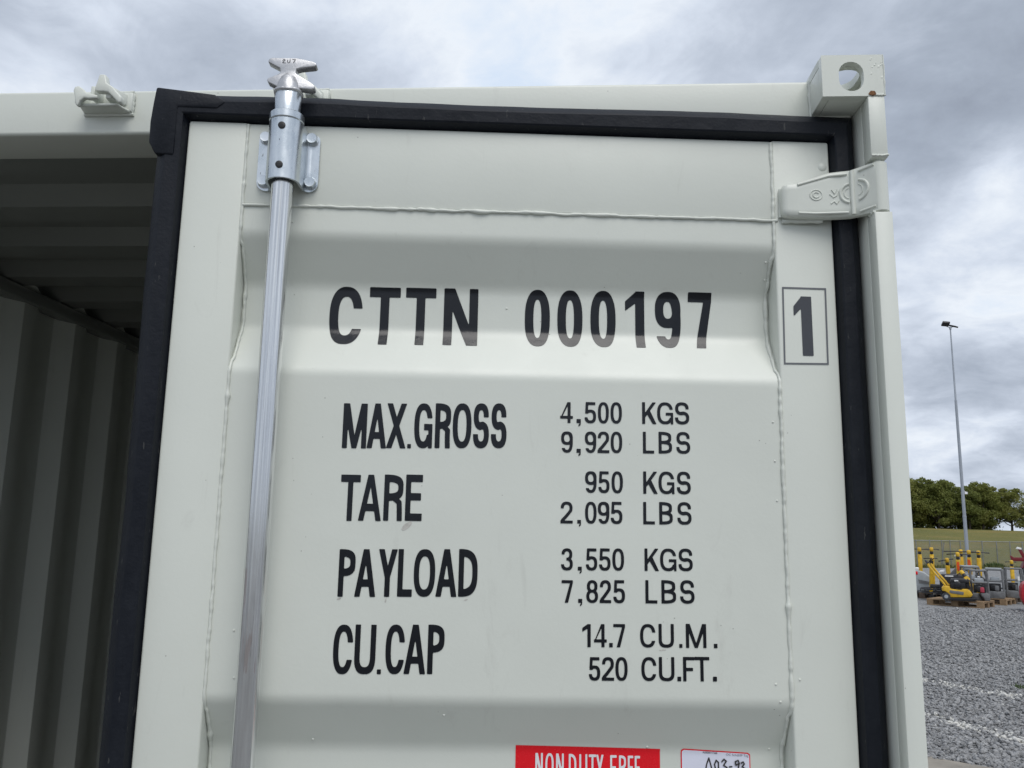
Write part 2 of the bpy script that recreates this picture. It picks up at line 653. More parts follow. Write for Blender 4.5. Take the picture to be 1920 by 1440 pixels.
def g_ell(X, Y, x0, x1, y0, y1, n):
    a, b = (x1 - x0) / 2, (y1 - y0) / 2
    q = (np.abs((X - (x0 + x1) / 2) / a) ** n + np.abs((Y - (y0 + y1) / 2) / b) ** n) ** (1 / n)
    return (1 - q) * min(a, b)


def g_ring(X, Y, x0, x1, y0, y1, tx, ty, n=2.5):
    return np.minimum(g_ell(X, Y, x0, x1, y0, y1, n), -g_ell(X, Y, x0 + tx, x1 - tx, y0 + ty, y1 - ty, n))


def g_cut(f, X, Y, x0, x1, y0, y1):
    return np.minimum(f, -g_box(X, Y, x0, x1, y0, y1))


def g_line(X, Y, P, w):
    f = None
    for (ax, ay), (bx, by) in zip(P, P[1:]):
        dx, dy = bx - ax, by - ay
        t = np.clip(((X - ax) * dx + (Y - ay) * dy) / (dx * dx + dy * dy), 0, 1)
        d = w / 2 - np.hypot(X - ax - t * dx, Y - ay - t * dy)
        f = d if f is None else np.maximum(f, d)
    return f


def glyph(c, X, Y, W, H, tx, ty):
    U = np.maximum
    big = 10 * H
    def diag(x0, x1, w, y0=0, y1=H):
        return g_poly(X, Y, [(x0, y0), (x0 + w, y0), (x1 + w, y1), (x1, y1)])
    if c in 'O0':
        return g_ring(X, Y, 0, W, 0, H, tx, ty * 0.98, 2.45)
    if c == 'C':
        return g_cut(g_ring(X, Y, 0, W, 0, H, tx, ty, 2.45), X, Y, W * 0.5, big, 0.29 * H, 0.64 * H)
    if c == 'G':
        f = g_cut(g_ring(X, Y, 0, W, 0, H, tx, ty, 2.45), X, Y, W * 0.5, big, 0.30 * H, 0.67 * H)
        return U(U(f, g_box(X, Y, W * 0.54, W, 0.40 * H, 0.40 * H + ty * 0.95)), g_box(X, Y, W - tx * 0.8, W, 0.0, 0.5 * H))
    if c == 'S':
        a = g_ring(X, Y, W * 0.02, W * 0.97, 0.5 * H - ty * 0.62, H, tx, ty, 2.4)
        a = g_cut(a, X, Y, W * 0.5, big, 0, 0.69 * H)
        b = g_ring(X, Y, 0, W, 0, 0.5 * H + ty * 0.62, tx, ty, 2.4)
        b = g_cut(b, X, Y, -big, W * 0.5, 0.31 * H, H)
        return U(U(a, b), g_poly(X, Y, [(W * 0.30, 0.5 * H + ty * 0.50), (W * 0.36, 0.5 * H - ty * 0.62), (W * 0.70, 0.5 * H - ty * 0.50), (W * 0.64, 0.5 * H + ty * 0.62)]))
    if c == '3':
        a = g_cut(g_ring(X, Y, W * 0.04, W * 0.95, 0.5 * H - ty * 0.4, H, tx, ty, 2.4), X, Y, -big, W * 0.45, 0, 0.72 * H)
        b = g_cut(g_ring(X, Y, 0, W, 0, 0.5 * H + ty * 0.6, tx, ty, 2.4), X, Y, -big, W * 0.45, 0.28 * H, H)
        return U(a, b)
    if c == '8':
        return U(g_ring(X, Y, W * 0.05, W * 0.95, 0.5 * H - ty * 0.35, H, tx, ty * 0.95, 2.3), g_ring(X, Y, 0, W, 0, 0.5 * H + ty * 0.6, tx, ty * 0.95, 2.3))
    if c == '2':
        a = g_cut(g_ring(X, Y, W * 0.02, W * 0.98, 0.40 * H, H, tx, ty, 2.4), X, Y, -big, big, 0, 0.69 * H)
        st = g_line(X, Y, [(W * 0.98 - tx / 2, 0.70 * H), (W * 0.96 - tx / 2, 0.60 * H), (W * 0.80 - tx / 2, 0.48 * H), (W * 0.42, 0.30 * H), (tx * 0.72, 0.16 * H), (tx * 0.52, ty * 0.6)], tx * 1.02)
        st = np.minimum(st, Y - 0)
        return U(U(a, st), g_box(X, Y, 0, W, 0, ty))
    if c == '5':
        b = g_cut(g_ring(X, Y, 0, W, 0, 0.645 * H, tx, ty, 2.5), X, Y, -big, W * 0.5, 0.28 * H, 0.455 * H)
        b = g_cut(b, X, Y, -big, W * 0.12, 0.30 * H, H)
        return U(U(b, g_box(X, Y, W * 0.10, W * 0.93, H - ty, H)), g_poly(X, Y, [(W * 0.05, 0.46 * H), (W * 0.10, H), (W * 0.10 + tx * 0.9, H), (W * 0.05 + tx * 0.9, 0.46 * H)]))
    if c == '9':
        a = g_ring(X, Y, 0, W, 0.37 * H, H, tx, ty, 2.5)
        b = g_cut(g_ring(X, Y, 0, W, 0, H, tx, ty, 2.5), X, Y, -big, W * 0.5, 0.22 * H, big)
        return U(a, b)
    if c == '4':
        a = g_poly(X, Y, [(0, 0.22 * H), (W * 0.56, H), (W * 0.60 + tx * 0.55, H), (W * 0.60 + tx * 0.2, 0.90 * H), (tx * 0.92, 0.22 * H)])
        return U(U(a, g_box(X, Y, 0, W, 0.205 * H, 0.205 * H + ty)), g_box(X, Y, W * 0.58, W * 0.58 + tx * 1.02, 0, H))
    if c == '7':
        return U(g_box(X, Y, 0, W, H - ty, H), g_poly(X, Y, [(W - tx * 0.95, H - ty * 0.9), (W, H - ty * 0.9), (W * 0.28 + tx * 1.12, 0), (W * 0.28, 0)]))
    if c == '1':
        return U(g_box(X, Y, W - tx * 1.08, W, 0, H), g_poly(X, Y, [(W - tx, H), (W - tx * 1.05, 0.80 * H), (0, 0.66 * H), (0, 0.83 * H)]))
    if c == 'T':
        return U(g_box(X, Y, 0, W, H - ty, H), g_box(X, Y, (W - tx) / 2, (W + tx) / 2, 0, H))
    if c == 'L':
        return U(g_box(X, Y, 0, tx, 0, H), g_box(X, Y, 0, W, 0, ty))
    if c == 'E':
        f = U(g_box(X, Y, 0, tx, 0, H), g_box(X, Y, 0, W, 0, ty))
        return U(U(f, g_box(X, Y, 0, W, H - ty, H)), g_box(X, Y, 0, W * 0.92, 0.44 * H, 0.44 * H + ty))
    if c == 'F':
        return U(U(g_box(X, Y, 0, tx, 0, H), g_box(X, Y, 0, W, H - ty, H)), g_box(X, Y, 0, W * 0.88, 0.42 * H, 0.42 * H + ty))
    if c == 'N':
        return U(U(g_box(X, Y, 0, tx, 0, H), g_box(X, Y, W - tx, W, 0, H)), g_poly(X, Y, [(W - tx * 1.25, 0), (W, 0), (tx * 1.25, H), (0, H)]))
    if c == 'M':
        f = U(g_box(X, Y, 0, tx, 0, H), g_box(X, Y, W - tx, W, 0, H))
        d = g_poly(X, Y, [(0, H), (tx * 1.25, H), (W / 2 + tx * 0.48, 0), (W / 2 - tx * 0.48, 0)])
        e = g_poly(X, Y, [(W, H), (W - tx * 1.25, H), (W / 2 - tx * 0.48, 0), (W / 2 + tx * 0.48, 0)])
        return U(U(f, d), e)
    if c == 'A':
        d = g_poly(X, Y, [(0, 0), (tx * 1.05, 0), (W / 2 + tx * 0.42, H), (W / 2 - tx * 0.55, H)])
        e = g_poly(X, Y, [(W, 0), (W - tx * 1.05, 0), (W / 2 - tx * 0.42, H), (W / 2 + tx * 0.55, H)])
        return U(U(d, e), g_box(X, Y, W * 0.2, W * 0.8, 0.21 * H, 0.21 * H + ty))
    if c == 'X':
        w = tx * 1.12
        return U(diag(0, W - w, w), diag(W - w, 0, w))
    if c == 'Y':
        w = tx * 1.1
        a = g_poly(X, Y, [(0, H), (w, H), (W / 2 + tx * 0.5, 0.40 * H), (W / 2 - tx * 0.5, 0.40 * H)])
        b = g_poly(X, Y, [(W, H), (W - w, H), (W / 2 - tx * 0.5, 0.40 * H), (W / 2 + tx * 0.5, 0.40 * H)])
        return U(U(a, b), g_box(X, Y, (W - tx) / 2, (W + tx) / 2, 0, 0.46 * H))
    if c == 'U':
        r = np.minimum(g_ring(X, Y, 0, W, 0, 0.72 * H, tx, ty, 2.7), 0.36 * H - Y)
        return U(U(r, g_box(X, Y, 0, tx, 0.35 * H, H)), g_box(X, Y, W - tx, W, 0.35 * H, H))
    if c == 'D':
        r = np.minimum(g_ring(X, Y, -W * 0.9, W, 0, H, tx, ty, 3.0), X)
        return U(r, g_box(X, Y, 0, tx, 0, H))
    if c in 'PR':
        r = np.minimum(g_ring(X, Y, -W * 0.9, W, 0.43 * H, H, tx, ty, 3.2), X)
        f = U(r, g_box(X, Y, 0, tx, 0, H))
        if c == 'R':
            f = U(f, g_line(X, Y, [(W * 0.58, 0.47 * H), (W * 0.80, 0.40 * H), (W - tx * 0.66, 0.26 * H), (W - tx * 0.56, -0.1 * H)], tx))
            f = np.minimum(f, Y)
        return f
    if c == 'B':
        a = np.minimum(g_ring(X, Y, -W * 0.9, W * 0.95, 0.5 * H - ty * 0.4, H, tx, ty, 3.2), X)
        b = np.minimum(g_ring(X, Y, -W * 0.9, W, 0, 0.5 * H + ty * 0.6, tx, ty, 3.2), X)
        return U(U(a, b), g_box(X, Y, 0, tx, 0, H))
    if c == 'K':
        a = g_poly(X, Y, [(tx * 0.7, 0.24 * H), (tx * 0.7, 0.46 * H), (W - tx * 1.28, H), (W * 0.985, H)])
        b = g_poly(X, Y, [(W * 0.30, 0.50 * H), (W * 0.30 + tx * 1.05, 0.66 * H), (W, 0), (W - tx * 1.22, 0)])
        return U(U(g_box(X, Y, 0, tx, 0, H), a), b)
    if c == '.':
        return g_box(X, Y, 0, W, 0, W * 1.15)
    if c == ',':
        return U(g_box(X, Y, 0, W, 0, W * 0.95), g_poly(X, Y, [(W * 0.45, 0.02), (W, 0.02 * W), (W * 0.95, -W * 0.45), (W * 0.30, -W * 0.95), (W * 0.1, -W * 0.80), (W * 0.45, -W * 0.4)]))
    raise ValueError(c)


def contour(F, xs, ys):
    """marching squares: polygons covering F > 0"""
    verts, faces, key = [], [], {}
    ny, nx = F.shape
    def vid(k, p):
        if k not in key:
            key[k] = len(verts)
            verts.append(p)
        return key[k]
    for j in range(ny - 1):
        row = (F[j, :-1] > 0) | (F[j, 1:] > 0) | (F[j + 1, :-1] > 0) | (F[j + 1, 1:] > 0)
        for i in np.nonzero(row)[0]:
            cs = [(j, i), (j, i + 1), (j + 1, i + 1), (j + 1, i)]
            poly = []
            for a, b in zip(cs, cs[1:] + cs[:1]):
                fa, fb = F[a], F[b]
                if fa > 0:
                    poly.append(vid(a, (xs[a[1]], ys[a[0]])))
                if (fa > 0) != (fb > 0):
                    t = fa / (fa - fb)
                    k = (min(a, b), max(a, b))
                    poly.append(vid(k, (xs[a[1]] + (xs[b[1]] - xs[a[1]]) * t, ys[a[0]] + (ys[b[0]] - ys[a[0]]) * t)))
            if len(poly) >= 3:
                faces.append(tuple(poly))
    return verts, faces


def letters(items, fx, fy, parent, label, on_sheet=True, eps=0.0007, res=46, material=None, name='lettering'):
    """items: (character, u0, u1, z0, z1); fx, fy: stem and bar thickness as a share of the height"""
    for c, u0, u1, z0, z1 in items:
        mb = MB(MD)
        Wd, H = u1 - u0, z1 - z0
        low = -0.3 * H if c == ',' else -0.02 * H
        st = H / res
        xs = np.arange(-st, Wd + 2 * st, st)
        ys = np.arange(low, H + 2 * st, st)
        X, Y = np.meshgrid(xs, ys)
        v, f = contour(glyph(c, X, Y, Wd, H, fx * H, fy * H), xs, ys)
        mb.add([(u0 + x, -(surf(u0 + x, z0 + y) if on_sheet else 0.0) - eps, z0 + y) for x, y in v], f)
        mb.build('digit' if c.isdigit() else ('letter' if c.isalpha() else 'punctuation_mark'), material or VINYL, parent, angle=60, recalc=False)


GL = {
'CTTN': [('C', -0.8019, -0.7496, 1.8316, 1.9284), ('T', -0.7394, -0.6903, 1.8326, 1.929), ('T', -0.6817, -0.6333, 1.8335, 1.9296), ('N', -0.6205, -0.5659, 1.8346, 1.9303), ('0', -0.4905, -0.4502, 1.8366, 1.9317), ('0', -0.4381, -0.3976, 1.8374, 1.9322), ('0', -0.3847, -0.344, 1.8383, 1.9328), ('1', -0.3285, -0.2973, 1.8391, 1.9334), ('9', -0.2799, -0.2382, 1.84, 1.9339), ('7', -0.226, -0.1877, 1.8408, 1.9345)],
'MAX': [('M', -0.7646, -0.7286, 1.6662, 1.7342), ('A', -0.7278, -0.6986, 1.6669, 1.7349), ('X', -0.699, -0.6693, 1.6675, 1.7356), ('.', -0.6669, -0.6613, 1.6679, 1.7361), ('G', -0.6573, -0.6299, 1.6684, 1.7366), ('R', -0.6259, -0.6022, 1.669, 1.7372), ('O', -0.5993, -0.5711, 1.6696, 1.7379), ('S', -0.5683, -0.5444, 1.6702, 1.7386), ('S', -0.5412, -0.5177, 1.6708, 1.7392)],
'TARE': [('T', -0.7629, -0.7338, 1.5585, 1.6266), ('A', -0.7354, -0.7015, 1.5591, 1.6272), ('R', -0.6983, -0.6699, 1.5597, 1.6279), ('E', -0.6663, -0.6414, 1.5602, 1.6285)],
'PAY': [('P', -0.7595, -0.7355, 1.4494, 1.5175), ('A', -0.7355, -0.7048, 1.4498, 1.518), ('Y', -0.7021, -0.6745, 1.4503, 1.5185), ('L', -0.6733, -0.6519, 1.4507, 1.519), ('O', -0.6499, -0.6187, 1.4511, 1.5194), ('A', -0.6175, -0.5866, 1.4515, 1.52), ('D', -0.5843, -0.5565, 1.452, 1.5205)],
'CUCAP': [('C', -0.7615, -0.7332, 1.3417, 1.4104), ('U', -0.7309, -0.7007, 1.342, 1.4108), ('.', -0.6977, -0.6919, 1.3422, 1.4111), ('C', -0.6865, -0.6589, 1.3425, 1.4114), ('A', -0.6597, -0.6285, 1.3428, 1.4117), ('P', -0.6259, -0.602, 1.3431, 1.4121)],
'4500': [('4', -0.4363, -0.4168, 1.7115, 1.7436), (',', -0.4113, -0.4047, 1.7117, 1.744), ('5', -0.399, -0.3813, 1.7118, 1.7444), ('0', -0.3785, -0.3617, 1.712, 1.7448), ('0', -0.3591, -0.3416, 1.7122, 1.7452), ('K', -0.3105, -0.2885, 1.7127, 1.7463), ('G', -0.2873, -0.2626, 1.7129, 1.7468), ('S', -0.2597, -0.2378, 1.7132, 1.7474)],
'9920': [('9', -0.4346, -0.4168, 1.6662, 1.6985), (',', -0.4111, -0.4046, 1.6664, 1.6988), ('9', -0.3984, -0.381, 1.6666, 1.6991), ('2', -0.379, -0.3611, 1.6668, 1.6995), ('0', -0.359, -0.3414, 1.6671, 1.6998), ('L', -0.3097, -0.2925, 1.6676, 1.7007), ('B', -0.2856, -0.265, 1.6679, 1.7012), ('S', -0.2584, -0.2371, 1.6682, 1.7016)],
'950': [('9', -0.3979, -0.3805, 1.6065, 1.6389), ('5', -0.3778, -0.361, 1.6066, 1.6392), ('0', -0.3578, -0.3406, 1.6066, 1.6395), ('K', -0.3098, -0.2879, 1.6068, 1.6403), ('G', -0.2865, -0.2624, 1.6069, 1.6407), ('S', -0.2586, -0.2375, 1.607, 1.6411)],
'2095': [('2', -0.4347, -0.4163, 1.5605, 1.5928), (',', -0.4095, -0.4039, 1.5607, 1.5931), ('0', -0.3978, -0.3805, 1.5608, 1.5933), ('9', -0.3786, -0.3612, 1.5609, 1.5936), ('5', -0.3593, -0.3416, 1.561, 1.5939), ('L', -0.3102, -0.2927, 1.5614, 1.5946), ('B', -0.286, -0.2656, 1.5615, 1.5949), ('S', -0.2586, -0.2372, 1.5617, 1.5953)],
'3550': [('3', -0.4334, -0.4159, 1.492, 1.5241), (',', -0.4085, -0.4026, 1.4922, 1.5244), ('5', -0.3966, -0.3796, 1.4924, 1.5246), ('5', -0.377, -0.3598, 1.4926, 1.5249), ('0', -0.3571, -0.3396, 1.4928, 1.5252), ('K', -0.309, -0.2875, 1.4932, 1.5259), ('G', -0.2857, -0.2613, 1.4934, 1.5262), ('S', -0.2581, -0.2368, 1.4937, 1.5266)],
'7825': [('7', -0.4323, -0.4157, 1.4457, 1.478), (',', -0.4078, -0.4018, 1.4458, 1.4783), ('8', -0.3958, -0.3784, 1.4459, 1.4786), ('2', -0.376, -0.359, 1.446, 1.4789), ('5', -0.3559, -0.3385, 1.4461, 1.4792), ('L', -0.3082, -0.2905, 1.4465, 1.4799), ('B', -0.2844, -0.2626, 1.4466, 1.4803), ('S', -0.2566, -0.2351, 1.4468, 1.4807)],
'147': [('1', -0.4016, -0.3892, 1.3834, 1.4158), ('4', -0.3844, -0.3657, 1.3835, 1.4161), ('.', -0.3622, -0.3569, 1.3836, 1.4163), ('7', -0.3561, -0.3387, 1.3837, 1.4165), ('C', -0.3167, -0.2939, 1.3839, 1.4171), ('U', -0.2894, -0.2668, 1.384, 1.4176), ('.', -0.2592, -0.2545, 1.3841, 1.4179), ('M', -0.2492, -0.219, 1.3842, 1.4182), ('.', -0.2081, -0.2028, 1.3843, 1.4186)],
'520': [('5', -0.3919, -0.3753, 1.3368, 1.3695), ('2', -0.373, -0.3551, 1.3369, 1.3698), ('0', -0.3532, -0.3354, 1.337, 1.3701), ('C', -0.3153, -0.2931, 1.3372, 1.3706), ('U', -0.2896, -0.2669, 1.3373, 1.371), ('.', -0.2628, -0.2572, 1.3374, 1.3713), ('F', -0.2542, -0.2376, 1.3374, 1.3715), ('T', -0.2376, -0.2153, 1.3375, 1.3718), ('.', -0.2106, -0.2047, 1.3376, 1.3721)],
'one': [('1', -0.0693, -0.0404, 1.8252, 1.9208)],
'NDF': [('N', -0.4652, -0.4542, 1.1942, 1.2273), ('O', -0.4504, -0.4382, 1.194, 1.227), ('N', -0.4347, -0.4233, 1.1937, 1.2267), ('D', -0.4159, -0.4048, 1.1934, 1.2263), ('U', -0.4004, -0.3886, 1.1931, 1.226), ('T', -0.3863, -0.3756, 1.1929, 1.2257), ('Y', -0.3756, -0.3646, 1.1927, 1.2255), ('F', -0.3547, -0.3452, 1.1924, 1.225), ('R', -0.3417, -0.3314, 1.1922, 1.2248), ('E', -0.3287, -0.3207, 1.192, 1.2245), ('E', -0.3184, -0.3105, 1.1918, 1.2243)],

}
letters(GL['CTTN'], 0.145, 0.165, door, 'black lettering CTTN 000197 across the upper recess', res=84)
letters(GL['MAX'], 0.110, 0.150, door, 'black lettering MAX.GROSS', res=64)
letters(GL['TARE'], 0.112, 0.160, door, 'black lettering TARE', res=64)
letters(GL['PAY'], 0.112, 0.156, door, 'black lettering PAYLOAD', res=64)
letters(GL['CUCAP'], 0.112, 0.142, door, 'black lettering CU.CAP', res=64)
for k, t in (('4500', '4,500 KGS'), ('9920', '9,920 LBS'), ('950', '950 KGS'), ('2095', '2,095 LBS'), ('3550', '3,550 KGS'), ('7825', '7,825 LBS'), ('147', '14.7 CU.M.'), ('520', '520 CU.FT.')):
    letters(GL[k], 0.139, 0.135, door, 'black lettering ' + t)
letters(GL['one'], 0.165, 0.16, door, 'grey black check digit 1 on the right stile', on_sheet=False, res=70, material=GVINYL)
# the frame round the check digit
oc = [(-0.0863, 1.9356), (-0.0156, 1.9354), (-0.0172, 1.8117), (-0.0880, 1.8108)]
cxm, czm = sum(p[0] for p in oc) / 4, sum(p[1] for p in oc) / 4
ic = [(p[0] + (0.0026 if p[0] < cxm else -0.0026), p[1] + (0.0026 if p[1] < czm else -0.0026)) for p in oc]
MB(MD).add([(u, -0.0008, z) for u, z in oc + ic], [(0, 1, 5, 4), (1, 2, 6, 5), (2, 3, 7, 6), (3, 0, 4, 7)]).build('lettering_frame', FVINYL, door, smooth=False)

GRIME = simple('grime', (0.50, 0.49, 0.45), 0.6, 0, 0.25, 90)
for u, z, w_, h_, an in [(-0.6625, 1.5530, 0.010, 0.0035, 40), (-0.6600, 1.5965, 0.004, 0.0015, 70), (-0.757, 1.4465, 0.0035, 0.0015, 20), (-0.6895, 1.4450, 0.0035, 0.0010, 75), (-0.5725, 1.4475, 0.0030, 0.0012, 20), (-0.284, 1.3805, 0.0060, 0.0010, 5)]:
    a = R(an)
    pts = []
    for q in range(11):
        th_ = q / 11 * 2 * math.pi
        rr = 1 + 0.35 * noise1(q * 0.9, u * 10)
        px2, pz2 = w_ * rr * math.cos(th_), h_ * rr * math.sin(th_)
        pts.append((u + px2 * math.cos(a) - pz2 * math.sin(a), z + px2 * math.sin(a) + pz2 * math.cos(a)))
    MB(MD).add([(x, -surf(x, y) - 0.0003, y) for x, y in pts], [tuple(range(11))]).build('grime_smudge', GRIME, door, smooth=False)

# stickers in the lower recess
def patch(name, corners, mt, parent, eps, rad=0.0, nu=24, nz=30, label=None):
    """a sheet of film on the corrugated panel between two corners"""
    (u0, z1), (u1, z1b), h = corners
    rows = []
    for j in range(nz + 1):
        t = j / nz
        row = []
        for i in range(nu + 1):
            s = i / nu
            zt = z1 + (z1b - z1) * s
            u, z = u0 + (u1 - u0) * s, zt - h * t
            dx = 0.0
            if rad:
                d = min(t * h, (1 - t) * h)
                if d < rad:
                    dx = rad - math.sqrt(max(0.0, rad * rad - (rad - d) ** 2))
                u = u0 + dx + (u1 - u0 - 2 * dx) * s
            row.append((u, -surf(u, z) - eps, z))
        rows.append(row)
    return MB(MD).grid(rows).build(name, mt, parent, angle=60, recalc=False, label=label)


red = patch('duty_sticker', ((-0.4945, 1.2385), (-0.2808, 1.2345), 0.062), REDV, container, 0.0006, label='red sticker with white capitals NON DUTY FREE')
letters(GL['NDF'], 0.085, 0.11, red, None, eps=0.0012, material=WHITEV)
tagp = patch('inventory_tag', ((-0.2499, 1.2355), (-0.1460, 1.2300), 0.066), REDV, container, 0.0006, rad=0.004, label='white tag with a red rim and handwritten D03-93')
patch('tag_face', ((-0.2483, 1.2337), (-0.1476, 1.2284), 0.0625), TAGPAPER, tagp, 0.0011, rad=0.003)


def ribbon(mb, pts, w, eps):
    """a pen stroke on the panel"""
    for (ax, ay), (bx, by) in zip(pts, pts[1:]):
        l = math.hypot(bx - ax, by - ay) or 1e-9
        nx, ny = -(by - ay) / l * w / 2, (bx - ax) / l * w / 2
        ex_, ey_ = (bx - ax) / l * w * 0.3, (by - ay) / l * w * 0.3
        q = [(ax + nx - ex_, ay + ny - ey_), (ax - nx - ex_, ay - ny - ey_), (bx - nx + ex_, by - ny + ey_), (bx + nx + ex_, by + ny + ey_)]
        eps += 0.00004
        mb.add([(u, -surf(u, z) - eps, z) for u, z in q], [(0, 1, 2, 3)])


mb = MB(MD)
X0, Z0, sx, sz = -0.2150, 1.2045, 0.0600 / 72, 0.0190 / 20
strokes = [[(2, 1), (4, 10), (8, 19), (11, 10), (14, 0), (9, 1), (3, 3)],
           [(20, 2), (18, 10), (21, 16), (25, 13), (25, 5), (21, 0), (19, 3)],
           [(31, 14), (35, 18), (39, 15), (34, 9), (40, 6), (37, 0), (31, 1)],
           [(44, 7), (49, 7.5)],
           [(61, 12), (56, 10), (55, 15), (60, 17), (62, 13), (60, 5), (57, -4)],
           [(65, 13), (69, 15), (71, 12), (67, 8), (72, 5), (69, -1), (64, 0)]]
for k, s in enumerate(strokes):
    ribbon(mb, [(X0 + x * sx, Z0 + y * sz - 0.0012 * x / 72) for x, y in s], 0.0020, 0.0016 + k * 0.0003)
mb.build('handwriting', DARKMARK, tagp, smooth=False, recalc=False)


def small_text(txt, u0, z0, width, height, parent, eps, mt, slope=0.0, name='lettering'):
    cu = bpy.data.curves.new('text', 'FONT')
    cu.body = txt
    cu.resolution_u = 3
    o = bpy.data.objects.new('text', cu)
    COL.objects.link(o)
    dg = bpy.context.evaluated_depsgraph_get()
    me = bpy.data.meshes.new_from_object(o.evaluated_get(dg))
    co = np.array([v.co[:] for v in me.vertices])
    x0, x1, y0, y1 = co[:, 0].min(), co[:, 0].max(), co[:, 1].min(), co[:, 1].max()
    vs = []
    for x, y, _ in co:
        u = u0 + (x - x0) / (x1 - x0) * width
        z = z0 + (y - y0) / (y1 - y0) * height + slope * (u - u0)
        vs.append((u, -surf(u, z) - eps, z))
    fs = [tuple(p.vertices) for p in me.polygons]
    bpy.data.objects.remove(o)
    bpy.data.curves.remove(cu)
    bpy.data.meshes.remove(me)
    return MB(MD).add(vs, fs).build(name, mt, parent, smooth=False, recalc=False)


small_text('R0000017368', -0.2172, 1.2290, 0.0215, 0.0030, tagp, 0.0016, DARKMARK, -0.05)
small_text('OC Schdl/IP Tag', -0.1825, 1.2248, 0.0335, 0.0044, tagp, 0.0016, simple('grey_ink', (0.22, 0.22, 0.26)), -0.05)

# ---------------------------------------------------------------- lock rod, its bracket and cam
PU, PO = -0.8697, 0.036            # rod axis in door coordinates
rod = MB(MD).tube([(PU, -PO, 0.20 + 0.02 * i) for i in range(98)] + [(PU, -PO, 2.168)], 0.0163, 28).build('lock_rod', GALV, container, angle=40, label='bare galvanised lock rod')
MB(MD).lathe([(0.0172, 2.165), (0.0255, 2.1655), (0.0264, 2.167), (0.0264, 2.1772), (0.0255, 2.1785), (0.0195, 2.1788)], 36, Matrix.Translation((PU, -PO, 0))).build('collar', ZINC, rod, angle=30)
MB(MD).lathe([(0.0180, 2.176), (0.0196, 2.178), (0.0200, 2.214), (0.0186, 2.217)], 36, Matrix.Translation((PU, -PO, 0))).build('upper_sleeve', ZINC, rod, angle=30)
# weld ring and the swollen root of the cam
wr = [(PU + 0.0196 * math.cos(a), -PO - 0.0196 * math.sin(a), 2.2155 + 0.0012 * math.sin(a * 3)) for a in np.linspace(0, 2 * math.pi, 70)]
MB(MD).tube(wr, [0.0030 + 0.0010 * noise1(i * 0.7, 4) for i in range(70)], 8).build('weld_ring', CAST, rod, angle=80)
cam_poly = [(-0.0330, 0.0470), (-0.0318, 0.0522), (-0.0275, 0.0545), (0.012, 0.0552), (0.0360, 0.0505), (0.0415, 0.0478), (0.0428, 0.0445), (0.0400, 0.0418), (0.018, 0.0385), (0.0115, 0.0365), (0.0108, 0.0310), (0.0120, 0.0285),
            (0.0360, 0.0145), (0.0420, 0.0085), (0.0408, 0.0042), (0.0370, 0.0030), (0.018, 0.0045), (0.0160, -0.004), (-0.0150, -0.004), (-0.0158, 0.0060), (-0.0310, 0.0130), (-0.0332, 0.0168), (-0.0310, 0.0200), (-0.0195, 0.0250), (-0.0132, 0.0290), (-0.0126, 0.0345), (-0.0145, 0.0375)]
mb = MB(MD @ Matrix.Translation((PU, -PO, 2.2165)))
mb.prism(cam_poly, -0.0095, 0.0055)
mb.build('locking_cam', CAST, rod, bevel=0.0022, seg=3, angle=50)
mb = MB(MD @ Matrix.Translation((PU, -PO - 0.002, 0)))
mb.lathe([(0.0192, 2.2145), (0.0188, 2.221), (0.0172, 2.229), (0.0138, 2.2385), (0.0085, 2.2455), (0.002, 2.2475)], 26)
mb.build('cam_root', CAST, rod, angle=50)
mb = MB(MD @ Matrix.Translation((PU - 0.0105, -PO - 0.0098, 2.2165 + 0.0460)))
for k, s in enumerate([[(0, 3), (2, 6), (4, 5), (0, 0), (5, 0)], [(8, 6), (7, 2), (9, 0), (11, 2), (11, 6)], [(14, 6), (19, 6), (16, 0)]]):
    for (ax, ay), (bx, by) in zip(s, s[1:]):
        l = math.hypot(bx - ax, by - ay)
        nx, ny = -(by - ay) / l * 0.45, (bx - ax) / l * 0.32
        sc_ = 0.00105
        mb.add([(x * sc_, -0.00003 * k, y * sc_) for x, y in ((ax + nx, ay + ny), (ax - nx, ay - ny), (bx - nx, by - ny), (bx + nx, by + ny))], [(0, 1, 2, 3)])
mb.build('marker_scribble', DARKMARK, rod, smooth=False, recalc=False)

# bracket: an omega-shaped saddle, rounded flanges
ZB0, ZB1 = 2.0675, 2.1655
bc = PU
outer = [(-0.0492 + d, 0.004) for d in (0.0, 0.0006, 0.0017, 0.0034, 0.0055, 0.0080, 0.0110)] + [(-0.0345, 0.004)]
arc = []
for k in range(0, 7):
    a = R(90 * k / 6)
    arc.append((-0.0345 + 0.0075 * math.sin(a), 0.0115 - 0.0075 * math.cos(a)))
outer += arc + [(-0.0262, 0.030)]
for k in range(0, 13):
    a = R(180 - 180 * k / 12)
    outer.append((0.0262 * math.cos(a), 0.0345 + 0.0262 * math.sin(a)))
outer += [(-x, y) for x, y in reversed(arc + [(-0.0262, 0.030)])] + [(0.0345, 0.004)] + [(0.0468 - d, 0.004) for d in (0.0098, 0.0073, 0.0050, 0.0031, 0.0016, 0.0006, 0.0)]
rows = []
nz = 16
def zrange(x):
    e = 0.0
    d = (0.0492 + x) if x < 0 else (0.0468 - x)
    if d < 0.015:
        e = 0.015 - math.sqrt(max(0.0, 0.015 ** 2 - (0.015 - d) ** 2))
    return ZB0 + e, ZB1 - e * 0.75
def sect(offset):
    out = []
    n = len(outer)
    for i, (x, y) in enumerate(outer):
        a, b = outer[max(0, i - 1)], outer[min(n - 1, i + 1)]
        tx_, ty_ = b[0] - a[0], b[1] - a[1]
        l = math.hypot(tx_, ty_) or 1
        out.append((x + ty_ / l * offset, y - tx_ / l * offset))
    return out
inner = sect(0.0038)
ring = outer + inner[::-1]
